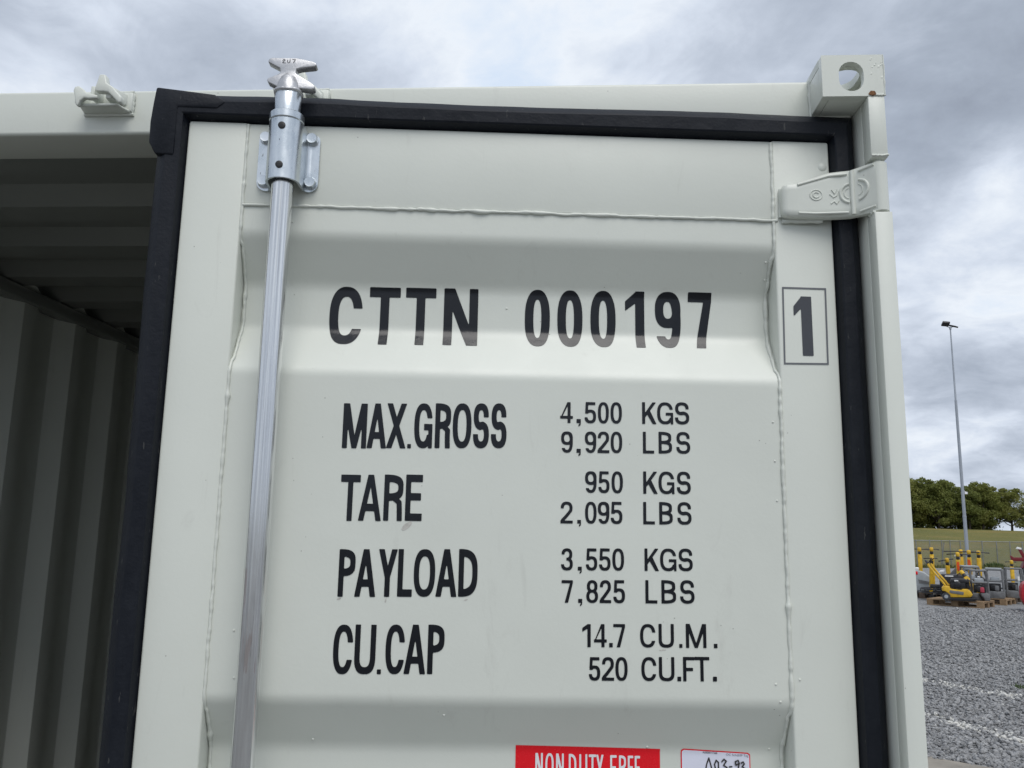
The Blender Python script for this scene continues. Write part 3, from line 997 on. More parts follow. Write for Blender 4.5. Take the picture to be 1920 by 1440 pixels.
ring_x = [p[0] for p in outer] + [p[0] for p in outer][::-1]
for j in range(nz + 1):
    t = j / nz
    rows.append([(bc + x, -y, zrange(xx)[0] + (zrange(xx)[1] - zrange(xx)[0]) * t) for (x, y), xx in zip(ring, ring_x)])
mb = MB(MD).grid(rows, closed=True)
n = len(ring)
h_ = n // 2
for base, rev in ((0, False), (nz * n, True)):
    for i in range(h_ - 1):
        q = (base + i, base + i + 1, base + n - 2 - i, base + n - 1 - i)
        mb.f.append(q[::-1] if rev else q)
        mb.mi.append(0)
bracket = mb.build('rod_bracket', ZINC, container, angle=32, label='zinc saddle bracket holding the lock rod')
for z in (2.1505, 2.0870):
    MB(MD).lathe([(0.0057, -0.002), (0.0057, 0.0012), (0.0044, 0.0018), (0.0008, 0.0016)], 20, Matrix.Translation((PU - 0.0008, -0.0605, z)) @ Matrix.Rotation(R(90), 4, 'X')).build('pin', BLACKP, bracket, angle=40)
for k, (u, z) in enumerate([(-0.9082, 2.1550), (-0.8352, 2.1550), (-0.9075, 2.0822), (-0.8345, 2.0818)]):
    M = Matrix.Translation((u, -0.0042, z)) @ Matrix.Rotation(R(90), 4, 'X') @ Matrix.Rotation(R(11 + k * 17), 4, 'Z')
    mb = MB(MD)
    hexa = [(0.0092 * math.cos(R(60 * i)), 0.0092 * math.sin(R(60 * i))) for i in range(6)]
    rows = [[(x * s, y * s, zz_) for x, y in hexa] for s, zz_ in ((0.97, 0.0), (1.0, 0.0006), (1.0, 0.0068), (0.93, 0.0080))]
    mb.grid(rows, closed=True, M=M)
    mb.lathe([(0.0083, 0.0079), (0.0080, 0.0084), (0.0074, 0.0083), (0.001, 0.0083)], 20, M)
    mb.lathe([(0.0100, 0.0), (0.0102, 0.0005), (0.0092, 0.0012)], 20, M)
    mb.build('bolt', ZINC, bracket, angle=25)

# ---------------------------------------------------------------- frame of the container end
mb = MB()
mb.box(-1.56, 0.452, 0.067, 0.165, 2.2145, 2.2970)
mb.build('header_rail', PAINT, container, bevel=0.006, seg=4)
# right-hand corner post: lips either side of the hinge, web behind
mb = MB()
mb.box(0.478, 0.5052, 0.030, 0.155, 0.16, 2.232)
mb.box(0.425, 0.478, 0.098, 0.154, 0.16, 2.232)
post = mb.build('corner_post', PAINT, container, bevel=0.002, seg=2)
MB().box(0.4788, 0.5049, 0.0, 0.0315, 2.1290, 2.2318).build('post_lip', PAINT, post, bevel=0.002, seg=2)
MB().box(0.4788, 0.5058, 0.0, 0.0315, 0.16, 2.0405).build('post_lip', PAINT, post, bevel=0.002, seg=2)
MB().tube([(0.479 + 0.0262 * i / 12, -0.0005, 2.1318 + 0.0018 * noise1(i * 0.5, 2)) for i in range(13)], [0.0018 + 0.0008 * noise1(i * 0.9, 7) for i in range(13)], 6).build('weld_bead', WELDP, post, angle=80)
MB().tube([(0.4795 + 0.002 * noise1(i * 0.5, 8), 0.002 + 0.0022 * i, 2.0415 + 0.0006 * noise1(i * 0.8, 5)) for i in range(10)], [0.0024] * 10, 6).build('weld_bead', WELDP, post, angle=80)
MB().box(-1.655, -1.56, 0.0, 0.155, 0.16, 2.232).build('corner_post', PAINT, container, bevel=0.002)


def stadium(cx, cy, w, h, n=9):
    r = min(w, h) / 2
    out = []
    for k in range(n + 1):
        a = math.pi * k / n
        out.append((cx + r * math.cos(a), cy + (h / 2 - r) + r * math.sin(a)))
    for k in range(n + 1):
        a = math.pi + math.pi * k / n
        out.append((cx + r * math.cos(a), cy - (h / 2 - r) + r * math.sin(a)))
    return out


def casting(x0, x1, name='corner_casting'):
    z0, z1, d = 2.2318, 2.3024, 0.115
    t = 0.013
    mb = MB()
    xm = 0.4553 - 0.4097 + x0
    front = [(x0, z0), (x1, z0), (x1, z1), (x0, z1)]
    v, f = plate(front, [stadium(xm, 2.2655, 0.0385, 0.0505)], t, Matrix(((1, 0, 0, 0), (0, 0, -1, t / 2), (0, 1, 0, 0), (0, 0, 0, 1))))
    mb.add(v, f)
    top = [(x0, t), (x1, t), (x1, d), (x0, d)]
    v, f = plate(top, [stadium(xm + 0.004, 0.058, 0.050, 0.072)], t, Matrix.Translation((0, 0, z1 - t / 2)))
    mb.add(v, f)
    side = [(t, z0), (d, z0), (d, z1 - t), (t, z1 - t)]
    MY = Matrix(((0, 0, 1, x1 - t / 2), (1, 0, 0, 0), (0, 1, 0, 0), (0, 0, 0, 1)))
    v, f = plate(side, [stadium(0.064, 2.264, 0.040, 0.044)], t, MY)
    mb.add(v, f)
    mb.box(x0, x0 + t, t, d, z0, z1 - t)
    mb.box(x0 + t, x1 - t, t, d, z0, z0 + 0.010)
    mb.box(x0 + t, x1 - t, d - 0.008, d, z0 + 0.010, z1 - t)
    o = mb.build(name, PAINT, container, bevel=0.0018, seg=2, angle=40)
    return o


cc = casting(0.4097, 0.5062)
# battered edge: rust where the paint has gone, ridges of drips
mb = MB()
mb.add([(0.4795, -0.0012, 2.2345), (0.4865, -0.0022, 2.2318), (0.4925, -0.0010, 2.2338), (0.4890, -0.0030, 2.2385), (0.4830, -0.0026, 2.2392), (0.4860, 0.004, 2.2312)], [(0, 1, 4), (1, 2, 3), (1, 3, 4), (0, 5, 1), (1, 5, 2)])
mb.build('rust_chip', RUST, cc, smooth=False)
mb = MB()
mb.tube([(0.491 + 0.0017 * i, -0.0002 + 0.0004 * noise1(i, 5), 2.2330 + 0.0013 * noise1(i * 0.7, 9)) for i in range(10)], [0.0017 + 0.0008 * noise1(i * 0.9, 1) for i in range(10)], 7)
mb.tube([(0.5058 + 0.0012 * noise1(i * 0.6, 3), 0.0002, 2.236 + 0.0066 * i) for i in range(11)], [0.0012 + 0.0010 * noise1(i * 1.3, 6) for i in range(11)], 7)
for k in range(26):
    a, b = rng.uniform(0.486, 0.5045), rng.uniform(2.262, 2.3000)
    if a < 0.512 - (b - 2.262) * 0.6 and k % 3:
        continue
    mb.lathe([(rng.uniform(0.001, 0.0028), 0), (0.0012, 0.0004), (0.0003, 0.0006)], 6, Matrix.Translation((a, 0.0001, b)) @ Matrix.Rotation(R(90), 4, 'X') @ Matrix.Scale(rng.uniform(1, 2.2), 4, (0.6, 0.8, 0)))
mb.build('paint_blister', WELDP, cc, angle=80)
MB().tube([(0.4105 - 0.0012 * noise1(i * 0.6, 6), 0.0655, 2.226 + 0.0062 * i) for i in range(12)], [0.0034 + 0.0010 * noise1(i * 0.8, 2) for i in range(12)], 8).build('weld_bead', WELDP, cc, angle=80)
MB().tube([(0.411 + 0.007 * i, 0.0655, 2.2308 + 0.0005 * noise1(i * 0.8, 4)) for i in range(10)], [0.0024 + 0.0006 * noise1(i * 0.8, 5) for i in range(10)], 8).build('weld_bead', WELDP, cc, angle=80)

# hinge blade with its barrel
st = [(0.3490, 0.0560, 0.0400, 2.0545, 2.0935), (0.3525, 0.0500, 0.0350, 2.0490, 2.0995), (0.3590, 0.0500, 0.0330, 2.0465, 2.1015), (0.3750, 0.0500, 0.0335, 2.0455, 2.1030),
      (0.4000, 0.0500, 0.0340, 2.0450, 2.1120), (0.4230, 0.0480, 0.0345, 2.0448, 2.1200), (0.4400, 0.0460, 0.0330, 2.0446, 2.1215), (0.4560, 0.0420, 0.0290, 2.0442, 2.1215),
      (0.4680, 0.0340, 0.0200, 2.0440, 2.1230), (0.4780, 0.0260, 0.0090, 2.0432, 2.1235), (0.4850, 0.0200, 0.0020, 2.0428, 2.1230)]
rows = []
for x, yb, yf, za, zb in st:
    row = [(x, yb, za), (x, yf + 0.0035, za), (x, yf, za + 0.0035)]
    row += [(x, yf, za + 0.0035 + (zb - za - 0.007) * k / 6) for k in range(1, 6)]
    row += [(x, yf, zb - 0.0035), (x, yf + 0.0035, zb), (x, yb, zb)]
    rows.append(row)
mb = MB().grid(rows, closed=True)
n = len(rows[0])
mb.f.append(tuple(range(n)))
mb.f.append(tuple(range((len(rows) - 1) * n + n - 1, (len(rows) - 1) * n - 1, -1)))
mb.mi += [0, 0]
hinge = mb.build('hinge', PAINT, container, angle=50)
MB().lathe([(0.0118, 2.0428), (0.0130, 2.0438), (0.0130, 2.1220), (0.0118, 2.1230)], 28, Matrix.Translation((0.4925, 0.0130, 0))).build('hinge_barrel', PAINT, hinge, angle=40)
MB().lathe([(0.0060, 2.035), (0.0060, 2.132)], 12, Matrix.Translation((0.4925, 0.0130, 0))).build('hinge_pin', PAINT, hinge, angle=40)


def hy(x):
    return float(np.interp(x, [s[0] for s in st], [s[2] for s in st]))


def rib(pts, r, mb):
    mb.tube([(x, hy(x) - 0.0002, z) for x, z in pts], r, 8)


mb = MB()
rib([(0.374, 2.0985), (0.39, 2.1035), (0.4232, 2.1135), (0.4505, 2.1145)], 0.0022, mb)
rib([(0.374, 2.0515), (0.40, 2.0505), (0.4505, 2.0505)], 0.0022, mb)
rib([(0.4575, 2.0465), (0.4570, 2.08), (0.4575, 2.119)], 0.0036, mb)
rib([(0.4655, 2.1165), (0.4740, 2.1175), (0.4830, 2.1190)], 0.0022, mb)
rib([(0.4655, 2.0490), (0.4740, 2.0500), (0.4830, 2.0510)], 0.0022, mb)
mb.build('cast_rib', PAINT, hinge, angle=60)
mb = MB()
rib([(0.4545 - 0.0145 * math.sin(a), 2.0825 + 0.0155 * math.cos(a)) for a in np.linspace(0.15, math.pi - 0.15, 14)], 0.0024, mb)
rib([(0.4525 - 0.0070 * math.sin(a), 2.0825 + 0.0085 * math.cos(a)) for a in np.linspace(0.1, math.pi - 0.1, 10)], 0.0010, mb)
rib([(0.4635 + 0.0120 * math.sin(a), 2.0855 + 0.0165 * math.cos(a)) for a in np.linspace(0.15, math.pi - 0.15, 14)], 0.0024, mb)
rib([(0.4640 + 0.0055 * math.sin(a), 2.0855 + 0.0090 * math.cos(a)) for a in np.linspace(0.1, math.pi - 0.1, 10)], 0.0010, mb)
mb.build('ring_emblem', PAINT, hinge, angle=60)
mb = MB()
rib([(0.4025 + 0.0095 * math.cos(a), 2.0815 + 0.0085 * math.sin(a)) for a in np.linspace(0, 2 * math.pi, 22)], 0.0010, mb)
rib([(0.4025 + 0.0048 * math.cos(a), 2.0815 + 0.0045 * math.sin(a)) for a in np.linspace(0.6, 2 * math.pi - 0.5, 14)], 0.0011, mb)
for k, pts in enumerate([[(0.4255, 2.067), (0.430, 2.071), (0.434, 2.066), (0.437, 2.072)], [(0.427, 2.090), (0.431, 2.083), (0.4345, 2.091)], [(0.437, 2.088), (0.434, 2.080), (0.4285, 2.077)], [(0.424, 2.083), (0.4275, 2.079)]]):
    rib(pts, 0.0012, mb)
mb.build('stamped_mark', PAINT, hinge, angle=60)
mb = MB()
mb.tube([(0.3500 + 0.0002 * i, 0.0500, 2.050 + 0.006 * i + 0.001 * noise1(i, 5)) for i in range(9)], [0.0036 + 0.001 * noise1(i * 0.8, 2) for i in range(9)], 8)
mb.tube([(0.352 + 0.007 * i, 0.0495, 2.0435 + 0.0012 * noise1(i * 0.7, 5)) for i in range(10)], [0.0036 + 0.0016 * noise1(i * 0.8, 4) for i in range(10)], 8)
mb.build('weld_bead', WELDP, hinge, angle=80)
MB(MD).lathe([(0.0075, 0), (0.006, 0.0012), (0.001, 0.0018)], 14, Matrix.Translation((-0.012, 0, 2.14)) @ Matrix.Rotation(R(90), 4, 'X')).build('paint_run', WELDP, door, angle=80)


# cam keepers welded to the header
def keeper(x0):
    mb = MB(Matrix.Translation((x0, 0, 0)))
    # base tray against the header
    mb.prism([(-0.044, 0.067), (-0.036, 0.034), (0.030, 0.034), (0.044, 0.067)], 2.2505, 2.2555, 'xy')
    mb.box(-0.040, 0.044, 0.058, 0.067, 2.2525, 2.2880)
    # left jaw
    mb.prism([(-0.0425, 2.2735), (-0.0405, 2.2805), (-0.034, 2.2825), (-0.0265, 2.2775), (-0.018, 2.2690), (-0.006, 2.2665), (0.001, 2.2650), (0.001, 2.2590), (-0.014, 2.2585), (-0.022, 2.2600), (-0.029, 2.2545), (-0.031, 2.2460), (-0.0355, 2.2470), (-0.0380, 2.2600)], 0.024, 0.034)
    mb.prism([(0.067, -0.040), (0.028, -0.0405), (0.028, -0.034), (0.067, -0.030)], 2.2525, 2.2740, 'xy', Matrix(((0, 1, 0, 0), (1, 0, 0, 0), (0, 0, 1, 0), (0, 0, 0, 1))))
    mb.box(-0.0155, -0.0075, 0.030, 0.062, 2.262, 2.2850)
    # right jaw with its raised horn
    mb.prism([(-0.003, 2.2805), (-0.004, 2.2720), (0.012, 2.2700), (0.020, 2.2690), (0.0400, 2.2490), (0.0445, 2.2500), (0.0445, 2.2600), (0.0270, 2.2790), (0.016, 2.2860), (0.0125, 2.3015), (0.0020, 2.3020), (-0.0015, 2.2850)], 0.022, 0.036)
    mb.prism([(0.067, 0.008), (0.030, 0.012), (0.030, 0.022), (0.067, 0.040)], 2.262, 2.2835, 'xy', Matrix(((0, 1, 0, 0), (1, 0, 0, 0), (0, 0, 1, 0), (0, 0, 0, 1))))
    k = mb.build('cam_keeper', PAINT, container, bevel=0.0022, seg=2, angle=45)
    mb = MB(Matrix.Translation((x0, 0, 0)))
    mb.tube([(0.041 + 0.002 * noise1(i * 0.9, 3), 0.0645, 2.252 + 0.0045 * i) for i in range(9)], [0.0042 + 0.0018 * noise1(i * 0.9, 8) for i in range(9)], 8)
    mb.tube([(-0.043 + 0.0068 * i, 0.0645, 2.2495 + 0.0008 * noise1(i * 0.8, 1)) for i in range(14)], [0.0030 + 0.0010 * noise1(i * 1.1, 8) for i in range(14)], 8)
    mb.tube([(0.012 + 0.0045 * i, 0.0630, 2.2895 + 0.0010 * noise1(i * 0.8, 2)) for i in range(8)], [0.0032 + 0.0010 * noise1(i * 1.1, 9) for i in range(8)], 8)
    mb.build('weld_bead', WELDP, k, angle=80)


keeper(-0.790)
keeper(-0.4445)

# roof, walls, floor, far end
def corrugated(profile2d, span, fmap, name, parent, mt=PAINT, n=2):
    a, b = span
    rows = [[fmap(p, a + (b - a) * k / (n - 1)) for p in profile2d] for k in range(n)]
    return MB().grid(rows).build(name, mt, parent, angle=30)


def wave(start, end, flats, depth):
    """trapezoid wave: (flat, slope, flat, slope) lengths"""
    out, s, k = [(start, 0.0)], start, 0
    lv = 0.0
    while s < end:
        l = flats[k % 4]
        if k % 4 == 1:
            lv = depth
        elif k % 4 == 3:
            lv = 0.0
        s = min(end, s + l)
        out.append((s, lv))
        k += 1
    return out


pw = wave(0.19, 3.42, (0.085, 0.045, 0.085, 0.045), 0.034)
corrugated(pw, (-1.645, 0.475), lambda p, x: (x, p[0], 2.238 + p[1]), 'roof_shade_sheet', container, ROOF_SHADE)  # roof underside as its own sheet, shade painted in
corrugated([(a, b + 0.0025) for a, b in pw], (-1.645, 0.475), lambda p, x: (x, p[0], 2.238 + p[1]), 'roof_panel', container)
ww = wave(0.155, 3.42, (0.075, 0.062, 0.062, 0.066), 0.036)
corrugated(ww, (0.15, 2.235), lambda p, z: (-1.640 + p[1], p[0], z), 'left_wall', container)
corrugated(ww, (0.15, 2.235), lambda p, z: (0.492 - p[1], p[0], z), 'right_wall', container)
we = wave(-1.60, 0.45, (0.11, 0.05, 0.11, 0.05), 0.036)
corrugated(we, (0.15, 2.235), lambda p, z: (p[0], 3.44 - p[1], z), 'end_wall', container)
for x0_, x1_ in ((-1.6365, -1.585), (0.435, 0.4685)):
    MB().box(x0_, x1_, 0.156, 3.44, 2.195, 2.2345).build('roof_edge_angle', ROOF_SHADE, container, bevel=0.003)
for x0_, x1_ in ((-1.654, -1.638), (0.470, 0.503)):
    MB().box(x0_, x1_, 0.156, 3.444, 2.2, 2.288).build('roof_rail', PAINT, container, bevel=0.003)
MB().box(-1.650, 0.500, 3.445, 3.50, 0.151, 2.29).build('end_frame', PAINT, container, bevel=0.003)
mb = MB()
mb.box(-1.655, 0.506, 0.0, 0.155, 0.012, 0.155)
mb.box(-1.655, -1.58, 0.156, 3.5, 0.012, 0.15)
mb.box(0.43, 0.506, 0.156, 3.5, 0.012, 0.15)
mb.build('base_rail', PAINT, container, bevel=0.003)
for i in range(8):
    MB().box(-1.578 + 0.2505 * i, -1.330 + 0.2505 * i, 0.158, 3.43, 0.135, 0.16).build('floor_board', PLY, container, bevel=0.001)

# ------------------------------------------------------------------ ground
def gravel_material(name='grey_gravel', k_=1.0):
    m, t, b = mat(name, (0.16, 0.165, 0.18), 0.85)
    p = wpos(t)
    v = N(t, 'ShaderNodeTexVoronoi')
    v.inputs['Scale'].default_value = 32
    t.links.new(p, v.inputs['Vector'])
    hs = N(t, 'ShaderNodeSeparateColor')
    t.links.new(v.outputs['Color'], hs.inputs[0])
    f = math_node(t, 'ADD', math_node(t, 'MULTIPLY', hs.outputs[0], 0.6), math_node(t, 'MULTIPLY', noise_node(t, scaled(t, p, (0.5, 1.3, 1)), 0.7, 6, 0.65, 0.4), 0.4))
    c = ramp(t, f, [(q, tuple(x * k_ for x in rgb)) for q, rgb in ((0.10, (0.165, 0.167, 0.169)), (0.42, (0.255, 0.257, 0.261)), (0.72, (0.345, 0.347, 0.350)), (0.95, (0.56, 0.56, 0.55)))])
    # two sprayed chalk lines, broken by the stones
    sp = N(t, 'ShaderNodeSeparateXYZ')
    t.links.new(p, sp.inputs[0])
    mask = None
    nz = noise_node(t, p, 13, 4, 0.65)
    nz2 = noise_node(t, p, 2.3, 3, 0.6)
    for (px, py), ang, w, gate in (((4.28, 8.02), -54.2, 0.105, 0.495), ((3.42, 6.22), -64.9, 0.105, 0.49), ((3.95, 7.75), -56.0, 0.05, 0.60)):
        nx, ny = -math.sin(R(ang)), math.cos(R(ang))
        d = math_node(t, 'ADD', math_node(t, 'MULTIPLY', sp.outputs[0], nx), math_node(t, 'MULTIPLY', sp.outputs[1], ny))
        d = math_node(t, 'ABSOLUTE', math_node(t, 'ADD', math_node(t, 'SUBTRACT', d, px * nx + py * ny), math_node(t, 'MULTIPLY', math_node(t, 'SUBTRACT', nz2, 0.5), 0.12)))
        k = math_node(t, 'MULTIPLY', math_node(t, 'LESS_THAN', d, w), math_node(t, 'GREATER_THAN', math_node(t, 'ADD', math_node(t, 'MULTIPLY', nz, 0.7), math_node(t, 'MULTIPLY', noise_node(t, p, 3.1, 2), 0.3)), gate))
        mask = k if mask is None else math_node(t, 'MAXIMUM', mask, k)
    c = mixc(t, math_node(t, 'MULTIPLY', mask, 0.9), c, (0.66, 0.65, 0.61))
    t.links.new(c, b.inputs['Base Color'])
    h = math_node(t, 'ADD', math_node(t, 'MULTIPLY', v.outputs['Distance'], -1.0), math_node(t, 'MULTIPLY', noise_node(t, p, 60, 4), 0.3))
    bump(t, b, h, 0.8, 0.03)
    return m


GRAVEL = gravel_material()
GBED_SHADE = gravel_material('gravel_bed_shade', 0.84)  # darkened copy standing in for the stones' self-shadow


def grass_material():
    m, t, b = mat('dry_grass', (0.10, 0.095, 0.03), 0.9)
    p = wpos(t)
    a = noise_node(t, scaled(t, p, (0.10, 0.10, 0.6)), 1.0, 7, 0.62, 0.4)
    c = ramp(t, a, [(0.36, (0.085, 0.105, 0.014)), (0.50, (0.145, 0.148, 0.026)), (0.60, (0.26, 0.19, 0.050)), (0.68, (0.32, 0.215, 0.060))])
    fine_ = noise_node(t, p, 3.5, 8, 0.75)
    c = mixc(t, 0.55, c, ramp(t, fine_, [(0.3, (0.080, 0.082, 0.010)), (0.55, (0.18, 0.155, 0.026)), (0.75, (0.29, 0.22, 0.055))]))
    t.links.new(c, b.inputs['Base Color'])
    bump(t, b, fine_, 0.9, 0.25)
    return m


GRASS = grass_material()
SAND = simple('sandy_concrete', (0.25, 0.225, 0.19), 0.85, 0, 0.22, 5, 0.5)
BOUNCE_GREY = simple('bounce_ground_grey', (0.165, 0.163, 0.155), 0.85, 0, 0.3, 20, 0.5)  # tone set for the light it bounces onto door and ceiling


def hill(x, y):
    if y < 49:
        return -0.02
    top = 2.52 - 0.010 * max(0, x - 38) - 0.006 * max(0, 30 - x)
    if y < 95:
        t = (y - 49) / 46
        t = t * t * (3 - 2 * t) * 0.35 + t * 0.65
        z = -0.02 + (top + 0.02) * t
    elif y < 115:
        z = top - 0.3 * (y - 95) / 20
    else:
        z = max(-2.0, top - 0.3 - (y - 115) * 0.06)
    return z + 0.05 * noise.noise(Vector((x * 0.22, y * 0.22, 0))) * min(1, (y - 49) / 8)


gx = [-3000, -900, -300, -120, -60, -30] + list(np.arange(-10, 82, 2.0)) + [100, 140, 220, 400, 900, 3000]
gy = [-3000, -800, -200, -60, 0, 30, 44] + list(np.arange(46, 126, 2.0)) + [140, 160, 200, 300, 500, 1000, 2500, 4000]
fld = MB().grid([[(x, y, hill(x, y)) for x in gx] for y in gy]).build('grass_field', GRASS, angle=180)
tag(fld, kind='structure')


def yard_edge(x):
    return 43.2 + 0.5 * noise1(x * 0.35, 3) + 0.25 * noise1(x * 1.7, 5)


xs_ = np.linspace(-70, 90, 260)
yd = MB().grid([[(x, y if y < 40 else yard_edge(x), 0.0) for x in xs_] for y in (-70, -20, 0, 10, 20, 30, 45)]).build('gravel_yard', GBED_SHADE)
tag(yd, kind='structure')

# worn sandy slab the container stands on
E0, ED = Vector((2.66, 5.20)), Vector((0.80, -0.60))
edge = []
for i in range(60):
    s = -8 + 14 * i / 59
    w = 0.05 * noise1(s * 1.9, 4) + 0.03 * noise1(s * 6, 6)
    edge.append((E0.x + ED.x * s + 0.6 * w, E0.y + ED.y * s + 0.8 * w))
inner = [(x - 0.6 * 1.3, y - 0.8 * 1.3) for x, y in reversed(edge)]
slab = MB().prism(edge + inner, -0.05, 0.010, 'xy').build('sandy_verge', SAND, smooth=False)
tag(slab, kind='structure')
added_ground = MB().prism([inner[-1], *reversed(inner[:-1]), (6.0, -14.0), (-11.0, -14.0), (-11.0, 8.0)], -0.05, 0.006, 'xy').build('added_bounce_ground', BOUNCE_GREY, smooth=False)  # unseen ground added to control light bounced at the container
tag(added_ground, kind='structure')

# loose stones where the eye can tell them apart
ICO_V, ICO_F = [], []
_bm = bmesh.new()
bmesh.ops.create_icosphere(_bm, subdivisions=1, radius=1)
ICO_V = np.array([v.co[:] for v in _bm.verts])
ICO_F = np.array([[v.index for v in f.verts] for f in _bm.faces])
_bm.free()


def stones(n_want):
    Y = 4.6 + (18.4 - 4.6) * rng.random(n_want * 2) ** 1.5
    lat = rng.random(n_want * 2)
    X = (0.22 + 0.58 * lat) * (Y + 1.24) - 0.1
    s = (X - E0.x) * 0.6 + (Y - E0.y) * 0.8
    keep = (s > rng.normal(0.02, 0.05, len(X))) & (np.minimum(lat, 1 - lat) * 7 > rng.random(len(X))) & ((18.6 - Y) / 2.2 > rng.random(len(X)))
    X, Y = X[keep][:n_want], Y[keep][:n_want]
    n = len(X)
    r = 0.0075 + 0.0185 * rng.random(n) ** 2.4
    r *= 1 + 0.10 * np.clip(Y - 8, 0, 9) / 3
    sc = np.stack([r * rng.uniform(0.8, 1.6, n), r * rng.uniform(0.7, 1.2, n), r * rng.uniform(0.45, 0.9, n)], 1)
    V = ICO_V[None] * (1 + rng.normal(0, 0.17, (n, len(ICO_V), 1))) * sc[:, None, :]
    a, tl = rng.uniform(0, 6.283, n), rng.normal(0, 0.45, n)
    ca, sa, ct, st_ = np.cos(a), np.sin(a), np.cos(tl), np.sin(tl)
    x, y, z = V[..., 0], V[..., 1], V[..., 2]
    x, z = x * ct[:, None] - z * st_[:, None], x * st_[:, None] + z * ct[:, None]
    x, y = x * ca[:, None] - y * sa[:, None], x * sa[:, None] + y * ca[:, None]
    z = z + (rng.uniform(-0.2, 0.85, n) * sc[:, 2] + 0.002)[:, None]
    P = np.stack([x + X[:, None], y + Y[:, None], z], 2).reshape(-1, 3)
    F = (ICO_F[None] + (np.arange(n) * len(ICO_V))[:, None, None]).reshape(-1, 3)
    return P, F


P_, F_ = stones(64000)
st_o = link('loose_gravel', raw_mesh('loose_gravel', P_, F_, GRAVEL), smooth=False)
tag(st_o, 'loose grey crushed stone lying on the yard', 'gravel', kind='stuff')


def tuft(name, loc, r, h, n, mt, label, cat, seed):
    g = np.random.default_rng(seed)
    mb = MB()
    for i in range(n):
        a, d = g.uniform(0, 6.283), r * g.random() ** 0.5
        x, y = d * math.cos(a), d * math.sin(a)
        hh = h * g.uniform(0.45, 1.0) * (1 - 0.4 * d / r)
        b = g.uniform(0, 6.283)
        lean = g.uniform(0.1, 0.5) * hh
        w = h * 0.055
        dx, dy = math.cos(b), math.sin(b)
        mb.add([(x - dy * w, y + dx * w, 0), (x + dy * w, y - dx * w, 0), (x + dx * lean * .4 + dy * w * .7, y + dy * lean * .4 - dx * w * .7, hh * .6), (x + dx * lean * .4 - dy * w * .7, y + dy * lean * .4 + dx * w * .7, hh * .6), (x + dx * lean, y + dy * lean, hh)], [(0, 1, 2, 3), (3, 2, 4)])
    o = mb.build(name, mt, smooth=False, recalc=False)
    o.location = loc
    return tag(o, label, cat)


GREEN = simple('weed_green', (0.05, 0.085, 0.018), 0.7, 0, 0.35, 6, 0)
OLIVE = simple('weed_olive', (0.075, 0.085, 0.022), 0.75, 0, 0.35, 3, 0)
tuft('grass_tuft', (4.86, 8.22, 0.0), 0.09, 0.07, 70, GREEN, 'small green grass tuft growing in the gravel', 'grass tuft', 1)
tuft('weed', (23.1, 45.4, 0.0), 0.50, 0.42, 220, GREEN, 'bushy green weed at the foot of the fence', 'weed', 2)
for k, (x, y) in enumerate([(22.2, 44.2), (24.4, 44.6), (25.3, 44.3), (21.4, 44.5), (20.3, 44.8)]):
    pass
mbg = np.random.default_rng(5)
mb = MB()
for i in range(2600):
    x, y = mbg.uniform(12, 34), mbg.uniform(42.9, 45.6)
    h = mbg.uniform(0.05, 0.22)
    a = mbg.uniform(0, 3.14)
    dx, dy = 0.035 * math.cos(a), 0.035 * math.sin(a)
    lx, ly = mbg.normal(0, 0.06), mbg.normal(0, 0.06)
    mb.add([(x - dx, y - dy, -0.02), (x + dx, y + dy, -0.02), (x + lx, y + ly, h)], [(0, 1, 2)])
o = mb.build('verge_grass', OLIVE, smooth=False, recalc=False)
tag(o, 'ragged strip of grass along the foot of the fence', 'grass', kind='stuff')

# ------------------------------------------------------------------ fence
STEEL = simple('dull_steel', (0.22, 0.23, 0.235), 0.55, 0.6, 0.2, 6, 0.1)
WIRE = simple('fence_wire', (0.25, 0.26, 0.255), 0.6, 0.35, 0.1, 3, 0)
fence = thing('chain_link_fence', 'long grey chain link fence running below the grass bank', 'fence', (22.0, 46.0, 0))
FX0, FX1, FH = 11.5, 38.5, 1.36
px_ = [20.085, 20.72, 21.157, 21.692, 22.844, 23.601, 24.301, 24.943]
px_ = [20.085 - 0.73 * k for k in range(11, 0, -1)] + px_ + [24.943 + 0.72 * k for k in range(1, 18)]
base_post = None
for x in px_:
    if base_post is None:
        base_post = MB().lathe([(0.024, -0.1), (0.024, FH + 0.02), (0.018, FH + 0.035)], 8, Matrix.Translation((0, 46.0, 0))).build('post', STEEL, fence)
        base_post.location = (x, 0, 0)
    else:
        c = base_post.copy()
        COL.objects.link(c)
        c.location = (x, 0, 0)
mb = MB()
mb.tube([(FX0, 46.03, FH), (FX1, 46.03, FH)], 0.022, 6)
mb.build('top_rail', STEEL, fence)
mb = MB().tube([(21.157 - 0.30, 46.02, 1.30), (20.75, 45.98, 0.75), (20.60, 46.0, 0.0)], 0.02, 6)
mb.build('brace', STEEL, fence)
mb = MB()
x = FX0 - FH
pitch = 0.075
ww_ = 0.0055
while x < FX1:
    for sgn in (1, -1):
        a0, a1 = (x, x + FH) if sgn > 0 else (x + FH, x)
        b0, z0, b1, z1 = a0, 0.02, a1, FH - 0.02
        if min(a0, a1) < FX0 or max(a0, a1) > FX1:
            continue
        mb.add([(b0 - ww_, 46.04 + 0.003 * sgn, z0), (b0 + ww_, 46.04 + 0.003 * sgn, z0), (b1 + ww_, 46.04 + 0.003 * sgn, z1), (b1 - ww_, 46.04 + 0.003 * sgn, z1),
                (b0, 46.047 + 0.003 * sgn, z0), (b1, 46.047 + 0.003 * sgn, z1)], [(0, 1, 2, 3), (1, 4, 5, 2), (4, 0, 3, 5)])
    x += pitch
wm = mb.build('wire_mesh', WIRE, fence, smooth=False, recalc=False)
tag(wm, kind='stuff')

